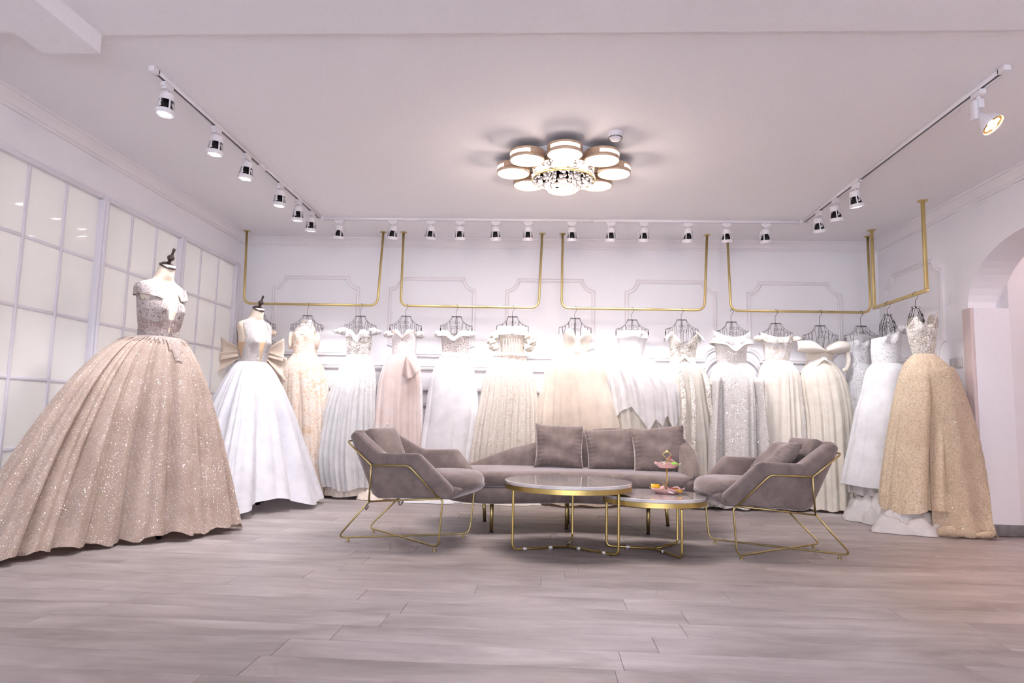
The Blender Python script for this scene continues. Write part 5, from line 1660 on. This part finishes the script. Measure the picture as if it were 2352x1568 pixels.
def mannequin(label, loc, rz, dz=0.0):
    t = thing('mannequin', label, 'mannequin', loc, rz, 'dress mannequins')
    zs = np.concatenate([np.linspace(1.00, 1.55, 24), np.linspace(1.565, 1.78, 24), np.linspace(1.79, 1.845, 5)])
    th = np.linspace(0, 2 * PI, 64, endpoint=False)
    P = [[torso(a, z) for a in th] for z in zs]
    mb = MB().grid(np.array(P), wrap=True)
    mb.f.append(tuple(range(63, -1, -1))); mb.f.append(tuple((len(zs) - 1) * 64 + k for k in range(64)))
    sh = lambda m: m.xform(Matrix.Translation((0, 0, dz)))
    sh(mb).build('torso', M['linen'], t, smooth=True)
    tilt = Matrix.Translation((0, -.040, 1.843)) @ Matrix.Rotation(math.radians(27), 4, 'X')
    cap = sh(MB().lathe([(0, -.004), (.056, -.004), (.058, .002), (.055, .007), (.046, .011), (.043, .018), (.030, .024), (.016, .030), (0, .031)], 32).xform(tilt)).build('neck_cap', M['wood'], t, smooth=True)
    sh(MB().lathe([(.014, .028), (.011, .036), (.012, .042), (.021, .052), (.026, .066), (.023, .076), (.014, .084), (.009, .094), (.0085, .112), (.012, .116), (.009, .120), (.011, .128), (.0095, .136), (0, .139)], 22).xform(tilt)).build('finial', M['wood'], cap, smooth=True)
    MB().lathe([(.016, .10), (.016, 1.02 + dz)], 14).build('pole', M['black'], t, smooth=True)
    return t

def stand_base(t, rot, q=1.0):
    for k in range(5):
        a = rot + 2 * PI * k / 5
        lg = MB().tube([(0, 0, .13), (.15 * q * math.cos(a), .15 * q * math.sin(a), .10), (.27 * q * math.cos(a), .27 * q * math.sin(a), .062)], .011, 8).build('leg', M['black'], t, smooth=True)
        c = (.285 * q * math.cos(a), .285 * q * math.sin(a), .026)
        MB().lathe([(0, -.011), (.024, -.011), (.026, -.006), (.026, .006), (.024, .011), (0, .011)], 16, c, Matrix.Rotation(a, 3, 'Z') @ Matrix.Rotation(PI / 2, 3, 'X')).build('castor', M['black'], lg, smooth=True)

def plan_skirt(waist, hem, zw, hemz, power, n, amp, seed, nz=60, nt=300, pleat=.05):
    """skirt from a waist ring to a hem outline on the floor; hem: closed list of (x, y), spaced evenly along the hem"""
    hp = smooth_path([(x, y, 0) for x, y in hem], 24, True)
    H_ = np.array([(p.x, p.y) for p in hp]); H_ = np.vstack([H_, H_[:1]])
    seg = np.r_[0, np.cumsum(np.hypot(*np.diff(H_, axis=0).T))]
    L = seg[-1]
    u = np.linspace(0, L, nt, endpoint=False)
    hx_, hy_ = np.interp(u, seg, H_[:, 0]), np.interp(u, seg, H_[:, 1])
    tx = np.roll(hx_, -1) - np.roll(hx_, 1); ty = np.roll(hy_, -1) - np.roll(hy_, 1)
    tl = np.hypot(tx, ty); nx, ny = -ty / tl, tx / tl
    cx, cy = waist[0], waist[1]
    if np.mean(nx * (cx - hx_) + ny * (cy - hy_)) < 0: nx, ny = -nx, -ny          # inward
    ang = np.unwrap(np.arctan2(hy_ - cy, hx_ - cx))
    ev = ang[0] + (ang[-1] - ang[0]) * np.arange(nt) / (nt - 1)
    aw = .5 * ang + .5 * ev
    wr = waist[2] * waist[3] / np.hypot(waist[3] * np.cos(aw - waist[4]), waist[2] * np.sin(aw - waist[4]))
    wx, wy = cx + wr * np.cos(aw), cy + wr * np.sin(aw)
    ph = 2 * PI * np.arange(nt) / nt
    hz = np.array([hemz(a) for a in np.arctan2(hy_ - cy, hx_ - cx)])
    P = np.zeros((nz, nt, 3))
    for i in range(nz):
        s = (i / (nz - 1)) ** 1.15
        e = s ** power
        g = foldwave(ph, s, n, seed, .4)
        d = amp * L / (2 * PI) * (pleat * math.exp(-s * 6) + min(1, s * 1.7) ** .85) * g
        if i == 0: d = d * 0
        P[i, :, 0] = wx + (hx_ - wx) * e + nx * d
        P[i, :, 1] = wy + (hy_ - wy) * e + ny * d
        P[i, :, 2] = zw + (hz - zw) * s
    return P

W['m1_skirt'] = fabric('champagne_glitter_tulle', (.58, .45, .375), dark=(.49, .37, .305), trans=.20, lace=(.50, .385, .30), lscale=90, lth=.58, sparkle=.50, sscale=108, ssize=.29, scol=(.92, .88, .88))
W['m1_bodice'] = fabric('champagne_beaded_lace', (.32, .25, .23), dark=(.24, .185, .17), lace=(.50, .44, .425), lscale=70, lth=.42, sparkle=.30, sscale=140, ssize=.38, scol=(.62, .56, .56), trans=.05)
W['m1_waist'] = fabric('champagne_net', (.40, .30, .28), lace=(.48, .41, .39), lscale=60, lth=.56, sparkle=.22, sscale=120, ssize=.34, trans=.05)
W['m2_skirt'] = fabric('white_glitter_organza', (.84, .83, .88), trans=.22, rough=.6, sparkle=.22, sscale=95, ssize=.2)
W['m2_bodice'] = fabric('pearl_sequin', (.50, .46, .45), dark=(.42, .38, .37), trans=.05, sparkle=.6, sscale=150, ssize=.40, scol=(.74, .70, .69))

def wrap_torso(t, name, mat, keep, top, low, off, dz=0.0, nt=220, nz=60, solid=.003):
    """cloth patch lying on the torso; keep(theta, z) says where there is cloth"""
    th = np.linspace(0, 2 * PI, nt, endpoint=False)
    vs, fs, idx = [], [], {}
    def vid(i, j):
        if (i, j) not in idx:
            a = th[j % nt]; lo, hi = low(a), top(a)
            z = lo + (hi - lo) * i / nz
            x, y, z = torso(a, z, off)
            idx[(i, j)] = len(vs); vs.append((x, y, z + dz))
        return idx[(i, j)]
    for i in range(nz):
        for j in range(nt):
            a = th[j]; lo, hi = low(a), top(a)
            if hi - lo < .004: continue
            z = lo + (hi - lo) * (i + .5) / nz
            x = torso(a, z)[0]
            if keep(a, z, x): fs.append((vid(i, j), vid(i, (j + 1) % nt), vid(i + 1, (j + 1) % nt), vid(i + 1, j)))
    return MB().add(vs, fs).build(name, mat, t, smooth=True, solid=solid)

# ---- champagne ball gown
R1, R2 = math.radians(66), math.radians(58)     # facing
m1 = mannequin('cream dress mannequin with dark turned finial, wearing the champagne glitter ball gown', (-2.715, 4.62, 0), R1, .0)
stand_base(m1, math.radians(-40) - R1)
g1 = thing('wedding_gown', 'champagne glitter ball gown with beaded cap sleeves and long train, on a mannequin', 'gown', (-2.715, 4.62, 0), R1, 'gowns on mannequins')
front = lambda a: math.sin(a) < 0
def m1_top(a):
    u = math.cos(a)
    if front(a):
        return 1.605 - .020 * math.exp(-((abs(u) - .95) / .2) ** 2) + .008 * math.cos(18 * a)
    return 1.60 + .03 * abs(u)
keep1 = lambda a, z, x: not (front(a) and abs(x) < .006 + max(0, z - 1.40) * .20)
wrap_torso(g1, 'bodice', W['m1_bodice'], lambda a, z, x: keep1(a, z, x), m1_top, lambda a: 1.445 + .012 * math.cos(a * 4), .008)
wrap_torso(g1, 'waist_panel', W['m1_waist'], lambda a, z, x: not (front(a) and abs(x) < .006), lambda a: 1.46, lambda a: 1.335 - (.03 * math.exp(-(math.cos(a) / .4) ** 2) if front(a) else 0), .007)
wrap_torso(g1, 'illusion_panel', M['linen'], lambda a, z, x: front(a) and abs(x) < .07, lambda a: 1.60, lambda a: 1.36, .0045, solid=.001)
wrap_torso(g1, 'beaded_waist', W['m1_bodice'], lambda a, z, x: True, lambda a: 1.375 + .012 * math.cos(7 * a), lambda a: 1.31 - (.055 * math.exp(-(math.cos(a) / .35) ** 2) if front(a) else 0), .011)
for s in (0, PI):
    rows_ = []
    for i in range(14):
        v = i / 13
        row = []
        for j in range(30):
            w_ = -1 + 2 * j / 29
            a = s + w_ * 1.25
            zc = 1.705 - .085 * v * (1 - .35 * w_ * w_) + (-.055 * abs(w_) ** 2 if front(a) else -.03 * abs(w_) ** 2)
            x, y, z = torso(a, max(1.56, zc), .012 + .012 * v)
            row.append((x, y, z + .003 * math.sin(20 * a)))
        rows_.append(row)
    MB().grid(np.array(rows_)).build('cap_sleeve', W['m1_bodice'], g1, smooth=True, solid=.004)
hem1 = [(-2.115, 4.86), (-2.16, 4.60), (-2.30, 4.36), (-2.50, 4.17), (-2.64, 3.98), (-2.72, 3.74), (-2.82, 3.52), (-3.02, 3.44), (-3.20, 3.58), (-3.29, 3.95), (-3.28, 4.45), (-3.25, 4.85), (-3.02, 5.12), (-2.70, 5.22), (-2.36, 5.12)]
Ri = Matrix.Rotation(-R1, 4, 'Z') @ Matrix.Translation((2.715, -4.62, 0))
P = plan_skirt((-2.715, 4.62, .150, .118, R1), hem1, 1.335, lambda a: .030 + .018 * math.sin(7 * a) + (.02 if -1.2 < a < .5 else 0), .60, 22, .20, 71)
MB().grid(P, wrap=True).xform(Ri).build('skirt', W['m1_skirt'], g1, smooth=True)
# beaded point running from the waist onto the skirt
fj = int(np.argmin((P[30, :, 0] - (-2.715 + math.sin(R1) * .5)) ** 2 + (P[30, :, 1] - (4.62 - math.cos(R1) * .5)) ** 2))
nt_ = P.shape[1]
vs_, fs_, ix_ = [], [], {}
def _pt(i, j):
    if (i, j) not in ix_:
        q = P[i, j % nt_].copy(); c = np.array((-2.715, 4.62)); d = q[:2] - c
        q[:2] = q[:2] + d / np.linalg.norm(d) * .008; q[2] += .004
        ix_[(i, j)] = len(vs_); vs_.append(tuple(q))
    return ix_[(i, j)]
for i in range(0, 15):
    for j in range(-nt_ // 2, nt_ // 2):
        a = abs(j) / (nt_ / 2)
        reach = 9 * max(0, 1 - a / .085) + .9 + 1.6 * math.sin(j * .55) ** 2
        if i < reach: fs_.append((_pt(i, fj + j), _pt(i, fj + j + 1), _pt(i + 1, fj + j + 1), _pt(i + 1, fj + j)))
MB().add(vs_, fs_).xform(Ri).build('beaded_point', fabric('champagne_beaded_net', (.50, .39, .335), dark=(.42, .32, .275), lace=(.56, .47, .43), lscale=60, lth=.5, sparkle=.45, sscale=130, ssize=.32, scol=(.78, .73, .72)), g1, smooth=True)
hem1b = [(-2.715 + (x + 2.715) * 1.012, 4.62 + (y - 4.62) * 1.012) for x, y in hem1]
P2 = P[-6:].copy()
P2[:, :, 0] = -2.715 + (P2[:, :, 0] + 2.715) * 1.010; P2[:, :, 1] = 4.62 + (P2[:, :, 1] - 4.62) * 1.010
P2[:, :, 0] = np.maximum(P2[:, :, 0], XL + .01)
th_ = np.linspace(-PI, PI, P2.shape[1], endpoint=False)
for i in range(6):
    P2[i, :, 2] = P2[i, :, 2] * .9 + .012 * np.sin(th_ * 31) * i / 5
    P2[i, :, 0] += .010 * np.sin(th_ * 31) * i / 5 * np.cos(th_); P2[i, :, 1] += .010 * np.sin(th_ * 31) * i / 5 * np.sin(th_)
P2[:, :, 0] = np.maximum(P2[:, :, 0], XL + .01)
MB().grid(P2, wrap=True).xform(Ri).build('hem_ruffle', W['m1_skirt'], g1, smooth=True)

# ---- white gown with side cut-outs
m2 = mannequin('cream dress mannequin with dark turned finial, wearing the white gown with side cut-outs', (-2.745, 6.25, 0), R2, -.045)
stand_base(m2, math.radians(-10), .62)
g2 = thing('wedding_gown', 'white glitter ball gown with sequin V-neck bodice and nude side cut-outs, on a mannequin', 'gown', (-2.745, 6.25, 0), R2, 'gowns on mannequins')
D2 = -.045
def side_open(a, z):
    d = min(abs(a), abs(a - PI), abs(a - 2 * PI))
    return d < max(0, min(1, (z - 1.365) / .15)) * .50 + (.12 if z > 1.56 else 0)
def m2_top(a):
    u = abs(math.cos(a))
    return 1.735 if u < .93 else 1.72
wrap_torso(g2, 'bodice', W['m2_bodice'], lambda a, z, x: not side_open(a, z) and not (front(a) and abs(x) < .006 + max(0, (z - 1.38)) * .17 + max(0, z - 1.55) * .12) and not (z > 1.64 and abs(x) < .085) and not (not front(a) and abs(x) < max(0, z - 1.5) * .4), m2_top, lambda a: 1.335, .008, D2, 260, 90)
for _s in (1, -1):
    wrap_torso(g2, 'nude_side_panel', M['nude'], lambda a, z, x: min(abs(a), abs(a - PI), abs(a - 2 * PI)) < .62 and x * _s > 0, lambda a: 1.52, lambda a: 1.335, .0045, D2, solid=.001)
wrap_torso(g2, 'nude_front_panel', M['nude'], lambda a, z, x: front(a) and abs(x) < .03, lambda a: 1.53, lambda a: 1.335, .0045, D2, solid=.001)
hem2 = [(-2.02, 6.45), (-2.00, 6.12), (-2.12, 5.82), (-2.26, 5.56), (-2.32, 5.32), (-2.46, 5.20), (-2.66, 5.24), (-2.95, 5.38), (-3.20, 5.66), (-3.27, 6.1), (-3.26, 6.5), (-3.05, 6.74), (-2.75, 6.82), (-2.40, 6.78), (-2.15, 6.68)]
Ri2 = Matrix.Rotation(-R2, 4, 'Z') @ Matrix.Translation((2.745, -6.25, 0))
P = plan_skirt((-2.745, 6.25, .135, .110, R2), hem2, 1.30, lambda a: .03 + .07 * math.exp(-((a + .75) / .45) ** 2) + .02 * math.sin(6 * a), .74, 14, .22, 83)
P[:, :, 0] = np.maximum(P[:, :, 0], XL + .02)
MB().grid(P, wrap=True).xform(Ri2).build('skirt', W['m2_skirt'], g2, smooth=True)
